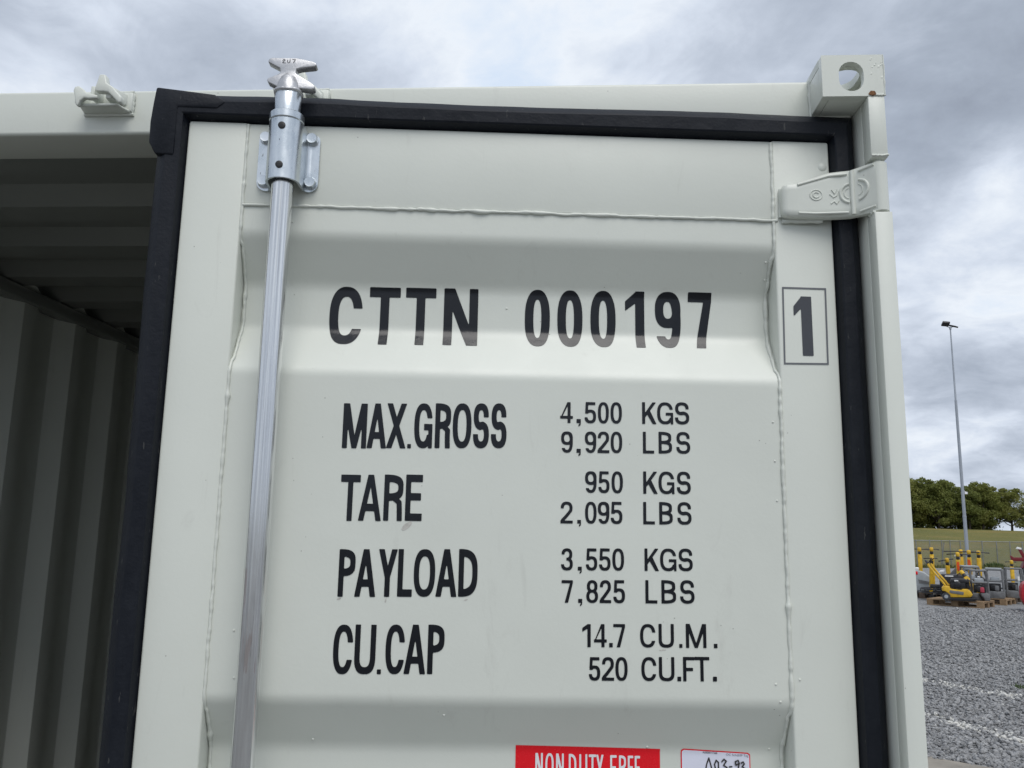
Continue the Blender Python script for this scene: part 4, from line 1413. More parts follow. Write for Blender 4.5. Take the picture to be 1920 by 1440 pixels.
# ------------------------------------------------------------------ lamp mast
MASTM = simple('mast_steel', (0.36, 0.39, 0.43), 0.45, 0.5, 0.08, 2, 0.05)
BLK = simple('black_enamel', (0.016, 0.016, 0.018), 0.4, 0, 0.25, 9)
mast = thing('lamp_mast', 'tall thin grey lamp mast with two dark floodlights on top', 'lamp post', (18.3, 38.0, 0))
MT = Matrix.Translation((18.3, 38.0, 0))
MB().lathe([(0.13, 0), (0.13, 0.03), (0.082, 0.04), (0.074, 2.5)], 16, MT).build('lower_section', MASTM, mast)
MB().lathe([(0.080, 2.44), (0.080, 2.52), (0.070, 2.53), (0.056, 7.82)], 16, MT).build('middle_section', MASTM, mast)
MB().lathe([(0.052, 7.78), (0.042, 7.84), (0.028, 11.24)], 12, MT).build('upper_section', MASTM, mast)
mb = MB(MT)
mb.lathe([(0.05, 11.20), (0.05, 11.30), (0.02, 11.34)], 12)
mb.tube([(-0.16, 0, 11.33), (0.0, 0, 11.28), (0.16, 0, 11.33)], 0.018, 6)
mb.build('bracket', MASTM, mast)
MB(MT @ Matrix.Translation((-0.19, 0.0, 11.46)) @ Matrix.Rotation(R(-32), 4, 'X') @ Matrix.Rotation(R(8), 4, 'Y')).box(-0.17, 0.15, -0.13, 0.13, -0.045, 0.045).build('floodlight', BLK, mast, bevel=0.01)
MB(MT @ Matrix.Translation((0.17, 0.05, 11.36)) @ Matrix.Rotation(R(38), 4, 'Z') @ Matrix.Rotation(R(22), 4, 'X')).box(-0.15, 0.17, -0.15, 0.15, -0.035, 0.035).build('floodlight', BLK, mast, bevel=0.01)
mb = MB(MT).box(0.065, 0.19, -0.05, 0.03, 3.50, 3.60)
mb.tube([(0.06, 0, 3.66), (0.12, -0.01, 3.60)], 0.012, 6)
mb.build('camera_box', WHITEV, mast)

# ------------------------------------------------------------------ machines on pallets
YEL = simple('yellow_paint', (0.64, 0.39, 0.022), 0.48, 0, 0.28, 9, 0.2)
GREYM = simple('grey_machine_paint', (0.15, 0.155, 0.16), 0.55, 0, 0.25, 9, 0.3)
LGREY = simple('light_grey_paint', (0.36, 0.39, 0.41), 0.45, 0, 0.15, 7, 0.1)
ORNG = simple('orange_reflector', (0.72, 0.09, 0.012), 0.4, 0, 0.1, 12)
DKG = simple('dark_grey_rubber', (0.035, 0.037, 0.04), 0.7, 0, 0.3, 12)
REDP = simple('red_paint', (0.42, 0.010, 0.022), 0.4, 0, 0.15, 5, 0.1)
DRED = simple('dark_red_paint', (0.16, 0.008, 0.014), 0.5, 0, 0.2, 5, 0.1)
WOOD = simple('pallet_wood', (0.26, 0.175, 0.10), 0.85, 0, 0.3, 6, 0.4)
DWOOD = simple('weathered_pallet_wood', (0.12, 0.085, 0.062), 0.85, 0, 0.35, 6, 0.4)
CHALK = simple('white_plastic', (0.78, 0.78, 0.77), 0.4, 0, 0.05, 9)
ALU = simple('bare_metal', (0.5, 0.5, 0.5), 0.35, 0.8, 0.15, 15)

VX, VY = Vector((0.91, -0.41, 0)), Vector((0.41, 0.91, 0))


def frame(x, y, z, deg):
    return Matrix.Translation((x, y, z)) @ Matrix.Rotation(R(deg), 4, 'Z')


def pallet(x, y, deg, label, wood, lx=1.2, ly=0.8):
    t = thing('pallet', label, 'pallet', (x, y, 0), 'wooden pallets under the machines')
    M = frame(x, y, 0, deg)
    for i in range(3):
        yy = -ly / 2 + (0.05 if i == 0 else (ly / 2 if i == 1 else ly - 0.05))
        MB(M).box(-lx / 2, lx / 2, yy - 0.05, yy + 0.05, 0.0, 0.022).build('bottom_board', wood, t, bevel=0.002, seg=1)
        for xx in (-lx / 2 + 0.07, 0, lx / 2 - 0.07):
            MB(M).box(xx - 0.07, xx + 0.07, yy - 0.049, yy + 0.049, 0.0222, 0.100).build('block', wood, t, bevel=0.003, seg=1)
    for xx in (-lx / 2 + 0.07, 0, lx / 2 - 0.07):
        MB(M).box(xx - 0.07, xx + 0.07, -ly / 2, ly / 2, 0.1002, 0.122).build('cross_board', wood, t, bevel=0.002, seg=1)
    nb = 6
    for i in range(nb):
        yy = -ly / 2 + 0.06 + (ly - 0.12) * i / (nb - 1)
        MB(M).box(-lx / 2 - 0.002 * (i % 2), lx / 2 + 0.003 * (i % 3), yy - 0.055, yy + 0.055, 0.1222, 0.144).build('top_board', wood, t, bevel=0.002, seg=1)
    return t


# nearest corner N, long side runs left and away, short side runs right and away
NL, NR = Vector((-0.739, 0.671, 0)), Vector((0.671, 0.739, 0))
Np = Vector((9.43, 18.42, 0))
c1 = Np + NL * 0.6 + NR * 0.4
ang = math.degrees(math.atan2(-NL.y, -NL.x))
pallet(c1.x, c1.y, ang, 'pale wooden pallet under the yellow plate compactor', WOOD)
c2 = Vector((10.45, 19.45, 0)) + NL * 0.6 + NR * 0.4
pallet(c2.x, c2.y, ang, 'pale wooden pallet between the yellow compactor and the red tank', WOOD)
c3 = Vector((9.52, 21.30, 0)) + NL * 0.6 + NR * 0.4
pallet(c3.x, c3.y, ang, 'weathered pallet under the silver machine and the black power float', DWOOD)
c4 = Vector((11.15, 20.35, 0)) + NL * 0.6 + NR * 0.4
pallet(c4.x, c4.y, ang, 'dark weathered pallet half hidden behind the red tank', DWOOD)
c5 = Vector((10.15, 20.55, 0)) + NL * 0.6 + NR * 0.4
pallet(c5.x, c5.y, ang + 4, 'dark pallet behind the yellow compactor carrying upright scooters', DWOOD, 1.2, 1.0)


def compactor():
    t = thing('plate_compactor', 'yellow plate compactor with black engine and two raised yellow handle bars on pallet', 'plate compactor', (9.12, 18.80, 0.144))
    M = frame(9.12, 18.80, 0.144, -24)
    MB(M).prism([(-0.30, 0.03), (-0.24, 0.0), (0.22, 0.0), (0.34, 0.05), (0.33, 0.075), (-0.29, 0.06)], -0.22, 0.22).build('base_plate', BLK, t, bevel=0.006)
    MB(M).prism([(-0.36, 0.20), (-0.37, 0.27), (-0.33, 0.31), (-0.20, 0.31), (-0.19, 0.255), (0.03, 0.235), (0.05, 0.265), (0.16, 0.260), (0.22, 0.20), (0.25, 0.135), (0.20, 0.085), (-0.20, 0.062), (-0.235, 0.09), (-0.25, 0.16), (-0.30, 0.195)], -0.20, 0.19).build('body_cover', YEL, t, bevel=0.018, seg=3)
    MB(M).prism([(-0.20, 0.225), (0.06, 0.200), (0.075, 0.185), (0.06, 0.130), (-0.19, 0.160), (-0.215, 0.19)], -0.207, -0.198).build('side_panel', GREYM, t, bevel=0.002)
    mb = MB(M)
    mb.box(-0.17, 0.12, -0.17, 0.16, 0.26, 0.42)
    mb.prism([(-0.19, 0.40), (-0.17, 0.47), (0.10, 0.48), (0.19, 0.45), (0.20, 0.40)], -0.18, 0.17)
    mb.lathe([(0.07, -0.02), (0.075, 0.02), (0.05, 0.03)], 16, Matrix.Translation((-0.04, -0.18, 0.36)) @ Matrix.Rotation(R(90), 4, 'X'))
    mb.box(0.12, 0.20, -0.12, 0.12, 0.27, 0.40)
    mb.build('engine', BLK, t, bevel=0.012, seg=2)
    MB(M).box(-0.10, -0.02, -0.184, -0.181, 0.425, 0.455).build('label_plate', CHALK, t)
    mb = MB(M).tube([(0.16, -0.17, 0.47), (0.24, -0.17, 0.42), (0.25, -0.17, 0.26), (0.23, -0.17, 0.16)], 0.014, 8)
    mb.tube([(0.16, 0.15, 0.47), (0.24, 0.15, 0.42), (0.25, 0.15, 0.26), (0.23, 0.15, 0.16)], 0.014, 8)
    mb.build('guard_frame', BLK, t)
    for yy, dx_ in ((-0.15, 0.0), (0.13, 0.06)):
        MB(M @ Matrix.Translation((dx_, 0, 0))).tube([(-0.27, yy, 0.29), (-0.34, yy, 0.40), (-0.50, yy, 0.60), (-0.60, yy, 0.745), (-0.62, yy, 0.80)], 0.024, 10).build('handle_bar', YEL, t)
    mb = MB(M).tube([(-0.62, -0.17, 0.80), (-0.66, -0.10, 0.86), (-0.66, 0.08, 0.86), (-0.62, 0.15, 0.80)], 0.022, 8)
    mb.tube([(-0.60, -0.05, 0.82), (-0.53, -0.05, 0.93)], 0.012, 6)
    mb.tube([(-0.60, 0.10, 0.82), (-0.49, 0.10, 0.92)], 0.012, 6)
    mb.build('handle_grip', BLK, t)
    w = MB(M).lathe([(0.03, -0.025), (0.082, -0.022), (0.088, 0), (0.082, 0.022), (0.03, 0.025)], 20, Matrix.Translation((-0.285, -0.20, 0.082)) @ Matrix.Rotation(R(90), 4, 'X')).build('wheel', DKG, t)
    MB(M).lathe([(0.04, -0.028), (0.045, 0.0), (0.04, 0.028)], 16, Matrix.Translation((-0.285, -0.20, 0.082)) @ Matrix.Rotation(R(90), 4, 'X')).build('hub', LGREY, w)
    MB(M).lathe([(0.028, 0.0), (0.030, 0.03), (0.018, 0.045)], 14, Matrix.Translation((-0.22, -0.05, 0.315))).build('filler_cap', YEL, t)
    return t


compactor()


def caged(x, y, z, deg, s, label, engine, extras, group='grey caged machines on pallets'):
    t = thing('caged_machine', label, 'machine', (x, y, z), group)
    M = frame(x, y, z, deg) @ Matrix.Scale(s, 4)
    MB(M).prism([(-0.20, 0.02), (-0.17, 0.0), (0.17, 0.0), (0.20, 0.02), (0.20, 0.15), (0.185, 0.175), (-0.185, 0.175), (-0.20, 0.15)], -0.17, 0.17).build('base', GREYM, t, bevel=0.012)
    for xx in (-0.18, 0.18):
        for yy in (-0.15, 0.15):
            MB(M).tube([(xx, yy, 0.17), (xx * 0.97, yy, 0.62), (xx * 0.90, yy * 0.96, 0.70)], 0.020, 8).build('upright', GREYM, t)
    for yy in (-0.147, 0.147):
        MB(M).tube([(-0.165, yy, 0.70), (0.165, yy, 0.70)], 0.021, 8).build('cross_bar', GREYM, t)
        MB(M).tube([(-0.18, yy, 0.42), (0.18, yy, 0.42)], 0.024, 8).build('cross_bar', GREYM, t)
    for xx in (-0.163, 0.163):
        MB(M).tube([(xx, -0.147, 0.70), (xx, 0.147, 0.70)], 0.019, 8).build('cross_bar', GREYM, t)
        MB(M).tube([(xx * 1.1, -0.147, 0.42), (xx * 1.1, 0.147, 0.42)], 0.017, 8).build('cross_bar', GREYM, t)
    mb = MB(M)
    mb.box(-0.13, 0.12, -0.11, 0.11, 0.176, 0.36)
    mb.lathe([(0.07, 0), (0.085, 0.02), (0.06, 0.05)], 14, Matrix.Translation((-0.02, -0.11, 0.27)) @ Matrix.Rotation(R(90), 4, 'X'))
    mb.build('engine', BLK, t, bevel=0.012)
    MB(M).prism([(0.0, 0.19), (0.0, 0.29), (0.02, 0.315), (0.075, 0.315), (0.09, 0.29), (0.09, 0.19)], -0.165, -0.112).build('cover', engine, t, bevel=0.01)
    if 'tank' in extras:
        MB(M).box(-0.10, 0.10, -0.09, 0.09, 0.40, 0.52).build('tank', LGREY, t, bevel=0.025, seg=3)
    if 'post' in extras:
        MB(M).prism([(0.06, 0.18), (0.055, 0.62), (0.075, 0.66), (0.10, 0.62), (0.115, 0.18)], -0.185, -0.172).build('lifting_strap', LGREY, t)
        MB(M).box(0.062, 0.108, -0.189, -0.186, 0.42, 0.52).build('white_plate', CHALK, t)
    if 'cap' in extras:
        MB(M).lathe([(0.03, 0.53), (0.032, 0.555), (0.015, 0.565)], 12).build('cap', CHALK, t)
    if 'lid' in extras:
        MB(M).box(-0.19, 0.16, -0.16, 0.16, 0.715, 0.74).build('lid', LGREY, t, bevel=0.006)
    return t


MP = 0.144
caged(9.63, 18.95, MP, -22, 0.95, 'grey caged machine with pink red engine cover beside the yellow compactor', simple('pink_red_paint', (0.48, 0.05, 0.09), 0.45), ('tank', 'cap'))
caged(10.38, 19.75, MP, -30, 0.95, 'grey caged machine with flat lid behind the one with pink red cover', GREYM, ('lid', 'tank'))
caged(11.00, 20.10, MP, -20, 0.98, 'grey caged machine with white plate on its strap beside the red tank', GREYM, ('post',))
caged(9.98, 20.10, MP, -12, 1.0, 'grey caged machine behind the yellow compactor below the mast', GREYM, ('tank', 'cap', 'lid'))


def scooter(x, y, top, deg, label, panel, lean=0.0, side=0.0, base=0.05, bar=0.24, hide=False):
    """stand-up scooter; top is the height of its head"""
    t = thing('electric_scooter', label, 'scooter', (x, y, base), 'yellow electric scooters standing in the yard')
    H = top - base
    M = Matrix.Translation((x, y, top)) @ Matrix.Rotation(R(deg), 4, 'Z') @ Matrix.Rotation(side, 4, 'Y') @ Matrix.Rotation(lean, 4, 'X')
    # local: origin at the head top, stem runs down; x across (handlebar), y along travel (front = -y)
    L = H / (math.cos(lean) * math.cos(side))
    mb = MB(M).lathe([(0.030, -0.004), (0.045, -0.020), (0.050, -0.055), (0.046, -0.100), (0.040, -0.110)], 14)
    mb.build('head', YEL, t, angle=50)
    MB(M).lathe([(0.037, -0.108), (0.040, -0.12), (0.039, -0.175), (0.036, -0.185)], 14).build('collar', BLK, t)
    MB(M).prism([(-0.046, -0.185), (-0.052, -0.22), (-0.050, -0.52), (-0.034, -L + 0.22), (-0.030, -L + 0.12), (0.030, -L + 0.12), (0.034, -L + 0.22), (0.050, -0.52), (0.052, -0.22), (0.046, -0.185)], -0.030, 0.030).build('stem', YEL, t, bevel=0.014, seg=3)
    if panel:
        MB(M).prism([(-0.030, -0.24), (-0.036, -0.30), (-0.034, -0.42), (-0.020, -0.46), (0.016, -0.46), (0.026, -0.42), (0.026, -0.30), (0.018, -0.24)], -0.036, -0.031).build('orange_panel', ORNG, t)
    for s in (-1, 1):
        MB(M).tube([(s * 0.04, 0, -0.05), (s * 0.13, 0.01, -0.052), (s * bar, 0.035, -0.062)], [0.011, 0.012, 0.016], 8).build('handlebar_grip', BLK, t)
    MB(M).box(-0.075, 0.075, 0.05, 0.62, -L + 0.09, -L + 0.13).build('deck', DKG, t, bevel=0.012)
    for yy in (-0.02, 0.66):
        MB(M).lathe([(0.02, -0.022), (0.088, -0.02), (0.098, 0), (0.088, 0.02), (0.02, 0.022)], 18, Matrix.Translation((0, yy, -L + 0.099)) @ Matrix.Rotation(R(90), 4, 'Y')).build('wheel', BLK, t)
    return t


G_ = -22
scooter(9.60, 22.0, 1.277, G_, 'yellow scooter half hidden behind the container post', False, base=0.0)
scooter(9.913, 22.0, 1.282, G_, 'upright yellow scooter standing alone above the silver machine', False, base=0.0, bar=0.18)
scooter(9.484, 21.0, 1.066, G_ + 50, 'lower yellow scooter with its bar turned left above the twin handle bars', False, base=0.0, lean=0.10)
scooter(9.852, 21.0, 1.034, G_ + 45, 'yellow scooter with bar turned left beside the black machine', False, base=0.0, lean=0.06, side=-0.12)
scooter(9.900, 20.5, 1.194, G_, 'yellow scooter with an orange panel left of the mast foot', True, base=0.144)
scooter(10.441, 21.5, 1.247, G_ + 10, 'yellow scooter with a wide bar just behind the orange panelled one left of the mast', False, base=0.144, bar=0.40)
scooter(10.409, 21.0, 1.244, G_ - 8, 'yellow scooter with an orange panel in front of the mast foot', True, base=0.144)
scooter(10.646, 21.0, 1.235, G_ + 12, 'upright yellow scooter right of the mast, without orange panel', False, base=0.144, bar=0.26)
scooter(9.395, 19.3, 0.785, G_ + 12, 'tilted yellow scooter leaning behind the yellow compactor engine', False, base=0.144, lean=-0.62, side=-0.46, bar=0.12)
scooter(12.986, 24.0, 0.938, G_ + 30, 'dull yellow scooter alone on the right above the grey cages', False, base=0.0, bar=0.16)

# light grey machine with a red lamp
t = thing('compact_machine', 'silver grey machine with a red lamp and dark panel behind the twin handle bars', 'machine', (9.47, 21.55, 0.144))
M = frame(9.47, 21.55, 0.144, -24)
MB(M).prism([(-0.24, 0.10), (-0.30, 0.48), (-0.24, 0.58), (0.02, 0.50), (0.20, 0.36), (0.22, 0.08), (0.10, 0.03), (-0.18, 0.03)], -0.20, 0.20).build('body', LGREY, t, bevel=0.02, seg=3)
MB(M).prism([(-0.12, 0.32), (0.14, 0.27), (0.15, 0.20), (-0.10, 0.22)], -0.208, -0.198).build('dark_panel', GREYM, t)
MB(M).box(-0.24, -0.12, -0.215, -0.195, 0.44, 0.52).build('red_lamp', REDV, t, bevel=0.01)
MB(M).lathe([(0.05, 0.56), (0.055, 0.60), (0.03, 0.62)], 12, Matrix.Translation((-0.14, 0, 0))).build('filler_cap', CHALK, t)
MB(M).tube([(-0.28, 0, 0.5), (-0.36, 0, 0.72), (-0.30, 0, 0.80)], 0.02, 8).build('handle', BLK, t)
# power float: ring guard on the weathered pallet
t = thing('power_float', 'black power float with a round guard ring on a weathered pallet', 'power float', (9.42, 20.75, 0.144))
M = frame(9.42, 20.75, 0.144, -24)
mb = MB(M)
for zz_, rr in ((0.05, 0.36), (0.13, 0.34)):
    mb.tube([(rr * math.cos(a), rr * math.sin(a), zz_) for a in np.linspace(0, 2 * math.pi, 33)], 0.020, 8)
for k in range(8):
    a = k * math.pi / 4
    mb.tube([(0.36 * math.cos(a), 0.36 * math.sin(a), 0.05), (0.33 * math.cos(a), 0.33 * math.sin(a), 0.14), (0.06 * math.cos(a), 0.06 * math.sin(a), 0.16)], 0.012, 6)
mb.build('guard_ring', BLK, t)
for k in range(4):
    MB(M @ Matrix.Rotation(k * math.pi / 2, 4, 'Z') @ Matrix.Rotation(0.15, 4, 'X')).box(0.05, 0.30, -0.06, 0.06, 0.015, 0.022).build('blade', ALU, t)
MB(M).box(-0.12, 0.12, -0.10, 0.10, 0.16, 0.24).build('gearbox', DKG, t, bevel=0.02)
# black machine with white labels
t = thing('generator', 'black boxy machine with white labels behind the yellow handle bars', 'generator', (9.58, 20.05, 0.0))
M = frame(9.58, 20.05, 0.0, -24)
MB(M).prism([(-0.32, 0.25), (-0.33, 0.60), (-0.28, 0.665), (0.20, 0.66), (0.26, 0.60), (0.26, 0.25)], -0.22, 0.22).build('body', BLK, t, bevel=0.02)
MB(M).box(-0.20, -0.02, -0.2245, -0.2205, 0.615, 0.645).build('white_label', CHALK, t)
MB(M).prism([(-0.34, 0.70), (-0.30, 0.75), (-0.20, 0.77), (-0.22, 0.70)], -0.05, 0.05).build('white_cap', CHALK, t, bevel=0.01)
mb = MB(M)
for xx in (-0.3, 0.24):
    mb.tube([(xx, -0.2, 0.0), (xx, -0.2, 0.26)], 0.02, 6)
    mb.tube([(xx, 0.2, 0.0), (xx, 0.2, 0.26)], 0.02, 6)
mb.build('skid', BLK, t)
t = thing('generator', 'dark grey low machine with a white patch between the black generator and the mast', 'generator', (10.40, 20.75, 0.144))
M = frame(10.40, 20.75, 0.144, -24)
MB(M).prism([(-0.26, 0.05), (-0.28, 0.36), (-0.22, 0.46), (0.10, 0.50), (0.22, 0.40), (0.24, 0.05)], -0.2, 0.2).build('body', DKG, t, bevel=0.02)
MB(M).box(-0.16, -0.06, -0.2045, -0.2005, 0.33, 0.40).build('white_label', CHALK, t)
mb = MB(M).tube([(-0.2, -0.1, 0.42), (-0.34, -0.1, 0.62), (-0.36, 0.0, 0.66), (-0.34, 0.1, 0.62), (-0.2, 0.1, 0.42)], 0.016, 8)
mb.build('handle', BLK, t)
MB(M).tube([(0.05, -0.16, 0.49), (0.09, -0.18, 0.62), (0.20, -0.17, 0.60), (0.24, -0.16, 0.38), (0.12, -0.21, 0.22)], 0.013, 8).build('hose', BLK, t)
# dark lattice breaker trolley behind
t = thing('breaker_trolley', 'dark grey slanted trolley frame with a pale box left of the mast', 'trolley', (10.02, 20.95, 0.144))
M = frame(10.02, 20.95, 0.144, -24)
mb = MB(M)
mb.prism([(-0.30, 0.30), (0.02, 0.66), (0.06, 0.92), (0.14, 0.92), (0.12, 0.62), (-0.18, 0.28)], -0.05, 0.05)
mb.prism([(-0.02, 0.10), (0.14, 0.62), (0.20, 0.60), (0.06, 0.08)], -0.06, 0.04)
mb.build('frame', GREYM, t, bevel=0.008)
MB(M).prism([(0.0, 0.93), (0.02, 0.985), (0.12, 1.0), (0.14, 0.95)], -0.06, 0.06).build('pale_box', CHALK, t, bevel=0.008)
MB(M).box(0.16, 0.36, -0.08, 0.08, 0.60, 0.70).build('tool_roll', LGREY, t, bevel=0.03, seg=3)
mb = MB(M)
for s in (-0.1, 0.1):
    mb.lathe([(0.03, -0.03), (0.10, -0.025), (0.10, 0.025), (0.03, 0.03)], 16, Matrix.Translation((0, s, 0.1)) @ Matrix.Rotation(R(90), 4, 'X'))
mb.build('wheel', DKG, t)

# red tank on a rusty skid, at the right edge
t = thing('red_tank', 'rounded red steel tank on a rusty skid at the right', 'tank', (10.50, 17.80, 0.0))
M = frame(10.50, 17.80, 0.0, -24)
MB(M).prism([(-0.49, 0.19), (-0.515, 0.32), (-0.505, 0.50), (-0.46, 0.60), (-0.36, 0.65), (0.40, 0.65), (0.5, 0.58), (0.52, 0.30), (0.48, 0.19)], -0.35, 0.35).build('shell', REDP, t, bevel=0.03, seg=3)
MB(M).prism([(-0.49, 0.19), (-0.44, 0.10), (0.44, 0.10), (0.48, 0.19)], -0.33, 0.33).build('lower_shell', simple('rusted_red', (0.26, 0.05, 0.03), 0.7, 0, 0.4, 9, 0.4), t, bevel=0.01)
for s in (-0.30, 0.30):
    MB(M).prism([(-0.42, 0.0), (-0.36, 0.10), (0.36, 0.10), (0.42, 0.0)], s - 0.04, s + 0.04).build('skid', RUST, t, bevel=0.006)
# black seat of another machine behind the tank
t = thing('roller_seat', 'black rounded engine hood with white lid behind the red tank', 'machine', (11.75, 20.7, 0.0))
M = frame(11.75, 20.7, 0.0, -24)
MB(M).prism([(-0.28, 0.20), (-0.30, 0.56), (-0.24, 0.64), (0.05, 0.63), (0.18, 0.52), (0.22, 0.20)], -0.22, 0.22).build('hood', BLK, t, bevel=0.03, seg=3)
MB(M).prism([(-0.10, 0.66), (-0.06, 0.72), (0.24, 0.68), (0.26, 0.60), (0.12, 0.60), (0.05, 0.65)], -0.20, 0.20).build('lid', CHALK, t, bevel=0.01)
MB(M).box(-0.26, 0.22, -0.2, 0.2, 0.0, 0.19).build('base', GREYM, t, bevel=0.01)

# dark red trailer boom further back
t = thing('boom_trailer', 'dark red trailer with raised boom near the fence', 'trailer', (18.0, 32.0, 0.0))
M = frame(18.0, 32.0, 0.0, -20)
mb = MB(M)
mb.prism([(-0.80, 0.74), (-0.84, 0.90), (-0.80, 0.90), (-0.72, 0.84), (1.2, 0.86), (1.2, 0.70), (-0.72, 0.70)], -0.06, 0.06)
mb.build('boom', DRED, t, bevel=0.008)
MB(M).prism([(-0.42, 0.82), (-0.56, 1.16), (-0.46, 1.20), (-0.30, 0.82)], -0.05, 0.05).build('strut', DRED, t, bevel=0.008)
MB(M).prism([(-0.62, 1.16), (-0.57, 1.24), (-0.44, 1.20), (-0.44, 1.13)], -0.07, 0.07).build('white_end', CHALK, t, bevel=0.01)
MB(M).prism([(-0.4, 0.70), (-0.5, 0.45), (1.2, 0.45), (1.2, 0.70)], -0.3, 0.3).build('chassis', DRED, t, bevel=0.01)
for s in (-0.42, 0.42):
    for xx in (-0.25, 0.9):
        w = MB(M).lathe([(0.10, -0.07), (0.24, -0.07), (0.28, -0.04), (0.28, 0.04), (0.24, 0.07), (0.10, 0.07)], 20, Matrix.Translation((xx, s, 0.28)) @ Matrix.Rotation(R(90), 4, 'X')).build('wheel', DKG, t)
        MB(M).lathe([(0.03, -0.06), (0.15, -0.055), (0.15, 0.055), (0.03, 0.06)], 16, Matrix.Translation((xx, s, 0.28)) @ Matrix.Rotation(R(90), 4, 'X')).build('rim', LGREY, w)

# ------------------------------------------------------------------ trees on the bank
def leaf_material(name, a, b_, c_):
    m, t, b = mat(name, a, 0.75)
    oi = N(t, 'ShaderNodeObjectInfo')
    p = wpos(t)
    f = math_node(t, 'ADD', math_node(t, 'MULTIPLY', noise_node(t, p, 0.9, 3, 0.6), 0.75), math_node(t, 'MULTIPLY', oi.outputs['Random'], 0.25))
    col = ramp(t, f, [(0.30, a), (0.55, b_), (0.78, c_)])
    t.links.new(col, b.inputs['Base Color'])
    tr = N(t, 'ShaderNodeBsdfTranslucent')
    t.links.new(col, tr.inputs['Color'])
    mx = N(t, 'ShaderNodeMixShader')
    mx.inputs[0].default_value = 0.42
    t.links.new(b.outputs[0], mx.inputs[1])
    t.links.new(tr.outputs[0], mx.inputs[2])
    out = [n for n in t.nodes if n.type == 'OUTPUT_MATERIAL'][0]
    t.links.new(mx.outputs[0], out.inputs['Surface'])
    return m


LEAF = leaf_material('tree_leaves', (0.135, 0.165, 0.040), (0.215, 0.238, 0.060), (0.31, 0.305, 0.090))
BARK = simple('tree_bark', (0.055, 0.045, 0.035), 0.9, 0, 0.3, 3, 0.4)


def tree_meshes(seed):
    g = np.random.default_rng(seed)
    H = 5.6
    # trunk and limbs
    mb = MB()
    lean = g.normal(0, 0.25, 2)
    fork = g.uniform(0.7, 1.3)
    mb.tube([(0, 0, -0.3), (lean[0] * 0.3, lean[1] * 0.3, fork), (lean[0], lean[1], H * 0.62)], [0.15, 0.12, 0.05], 7)
    tips = []
    for k in range(9):
        a = g.uniform(0, 6.283)
        z0 = g.uniform(fork * 0.8, H * 0.5)
        r = g.uniform(0.8, 1.9) * (1 - 0.25 * z0 / H)
        z1 = z0 + g.uniform(0.5, 1.8)
        q = (lean[0] * z0 / H + r * math.cos(a), lean[1] * z0 / H + r * math.sin(a), z1)
        mb.tube([(lean[0] * z0 / H, lean[1] * z0 / H, z0), (q[0] * 0.5, q[1] * 0.5, z0 + (z1 - z0) * 0.35), q], [0.06, 0.045, 0.02], 5)
        tips.append(q)
    trunk = mb
    # crown: leaf clumps round limb tips and up the middle
    cl = []
    for q in tips:
        cl.append((*q, g.uniform(0.55, 0.95)))
    for k in range(34):
        z = g.uniform(1.0, H)
        rr = 1.75 * math.sin(min(1.0, (z - 0.4) / (H + 0.1)) ** 0.8 * math.pi) ** 0.6 * g.random() ** 0.5
        a = g.uniform(0, 6.283)
        cl.append((rr * math.cos(a), rr * math.sin(a), z, g.uniform(0.45, 0.85) * (1.0 - 0.3 * z / H)))
    n = 230
    V = []
    for x, y, z, r in cl:
        d = g.normal(0, 1, (n, 3))
        d /= np.linalg.norm(d, axis=1)[:, None]
        rad = r * g.uniform(0.35, 1.12, n) ** 0.6
        c = np.stack([x + d[:, 0] * rad * 1.1, y + d[:, 1] * rad * 1.1, z + d[:, 2] * rad * 0.8], 1)
        u_ = g.normal(0, 1, (n, 3))
        u_ /= np.linalg.norm(u_, axis=1)[:, None]
        w_ = np.cross(u_, g.normal(0, 1, (n, 3)))
        w_ /= np.linalg.norm(w_, axis=1)[:, None]
        s = g.uniform(0.055, 0.125, n)[:, None]
        V.append(np.stack([c - u_ * s, c + w_ * s * 0.7, c + u_ * s, c - w_ * s * 0.7], 1).reshape(-1, 3))
    V = np.concatenate(V)
    F = np.arange(len(V)).reshape(-1, 4)
    return trunk, raw_mesh('crown', V, F, LEAF)


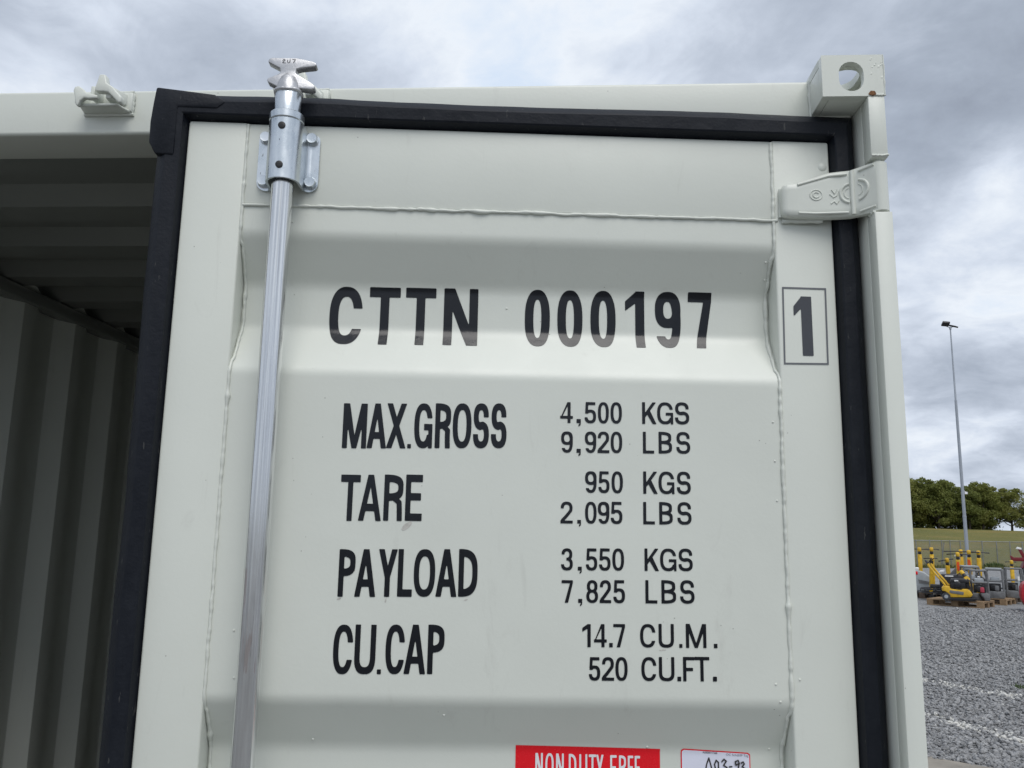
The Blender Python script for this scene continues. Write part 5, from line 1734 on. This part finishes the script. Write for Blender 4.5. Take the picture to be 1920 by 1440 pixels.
PROTO = []
for k in range(5):
    tr, cr = tree_meshes(40 + k)
    o = tr.build('trunk', BARK, None, angle=60)
    me = o.data
    bpy.data.objects.remove(o)
    PROTO.append((me, cr))
g = np.random.default_rng(3)
tx = []
x = 33.0
while x < 75:
    tx.append((x, 104.0 + g.uniform(-1.2, 1.2)))
    x += g.uniform(1.35, 1.9) if x < 51 else g.uniform(1.7, 2.4)
x = 34.2
while x < 55.0:
    tx.append((x, 107.4 + g.uniform(-1.2, 1.2)))
    x += g.uniform(1.4, 2.0)
for k, (x, y) in enumerate(tx):
    ht = float(np.interp(x, [33, 43.7, 45.5, 49, 51.2, 53.7, 56.2, 75], [6.6, 6.4, 5.8, 5.75, 5.65, 5.5, 5.1, 5.0])) * g.choice([0.92, 0.97, 1.0, 1.03, 1.07])
    ords = ['first', 'second', 'third', 'fourth', 'fifth', 'sixth', 'seventh', 'eighth', 'ninth', 'tenth']
    fr = sorted(q[0] for q in tx if q[1] < 106.2)
    MAST_X = 49.9                      # where the mast stands in front of the row
    if y > 106.2:
        lab, grp = 'olive tree of the back row, seen through the front row on the bank', 'olive trees of the back row on the bank'
    elif x < 43.0:
        lab, grp = 'olive tree of the bank row hidden behind the container', 'olive trees behind the container'
    elif x > 58.0:
        lab, grp = 'gappy olive tree of the bank row further right than the red tank', 'gappy trees further right on the bank'
    elif x < MAST_X:
        n_ = sum(1 for q in fr if x < q < MAST_X)
        lab, grp = ords[n_] + ' olive tree left of the lamp mast, front row on the bank', 'olive trees along the grass bank'
    else:
        n_ = sum(1 for q in fr if MAST_X <= q < x)
        lab, grp = ords[n_] + ' olive tree right of the lamp mast, front row on the bank', 'olive trees along the grass bank'
    t = thing('tree', lab, 'tree', (x, y, hill(x, y) - 0.05), grp)
    t.rotation_euler = (0, 0, g.uniform(0, 6.283))
    s = ht / 5.7
    t.scale = (s * g.uniform(0.95, 1.2), s * g.uniform(0.95, 1.2), s)
    me, cr = PROTO[k % 5]
    for nm, m_ in (('trunk', me), ('crown', cr)):
        o = bpy.data.objects.new(nm, m_)
        COL.objects.link(o)
        o.parent = t
# low undergrowth between the trunks on the left of the row
g2 = np.random.default_rng(9)
k = 0
x = 34.0
while x < 52.5:
    V = []
    n = 700
    c = np.stack([g2.normal(0, 0.75, n), g2.normal(0, 0.55, n), np.abs(g2.normal(0.2, 0.95, n))], 1)
    u_ = g2.normal(0, 1, (n, 3)); u_ /= np.linalg.norm(u_, axis=1)[:, None]
    w_ = np.cross(u_, g2.normal(0, 1, (n, 3))); w_ /= np.linalg.norm(w_, axis=1)[:, None]
    s = g2.uniform(0.09, 0.17, n)[:, None]
    V = np.stack([c - u_ * s, c + w_ * s * 0.7, c + u_ * s, c - w_ * s * 0.7], 1).reshape(-1, 3)
    o = link('shrub', raw_mesh('shrub', V, np.arange(len(V)).reshape(-1, 4), LEAF), smooth=False)
    y = 105.5 + g2.uniform(-1, 1)
    o.location = (x, y, hill(x, y) - 0.05)
    tag(o, 'low leafy shrub among the trunks on the bank', 'shrub', 'low shrubs under the trees')
    x += g2.uniform(1.2, 1.9)
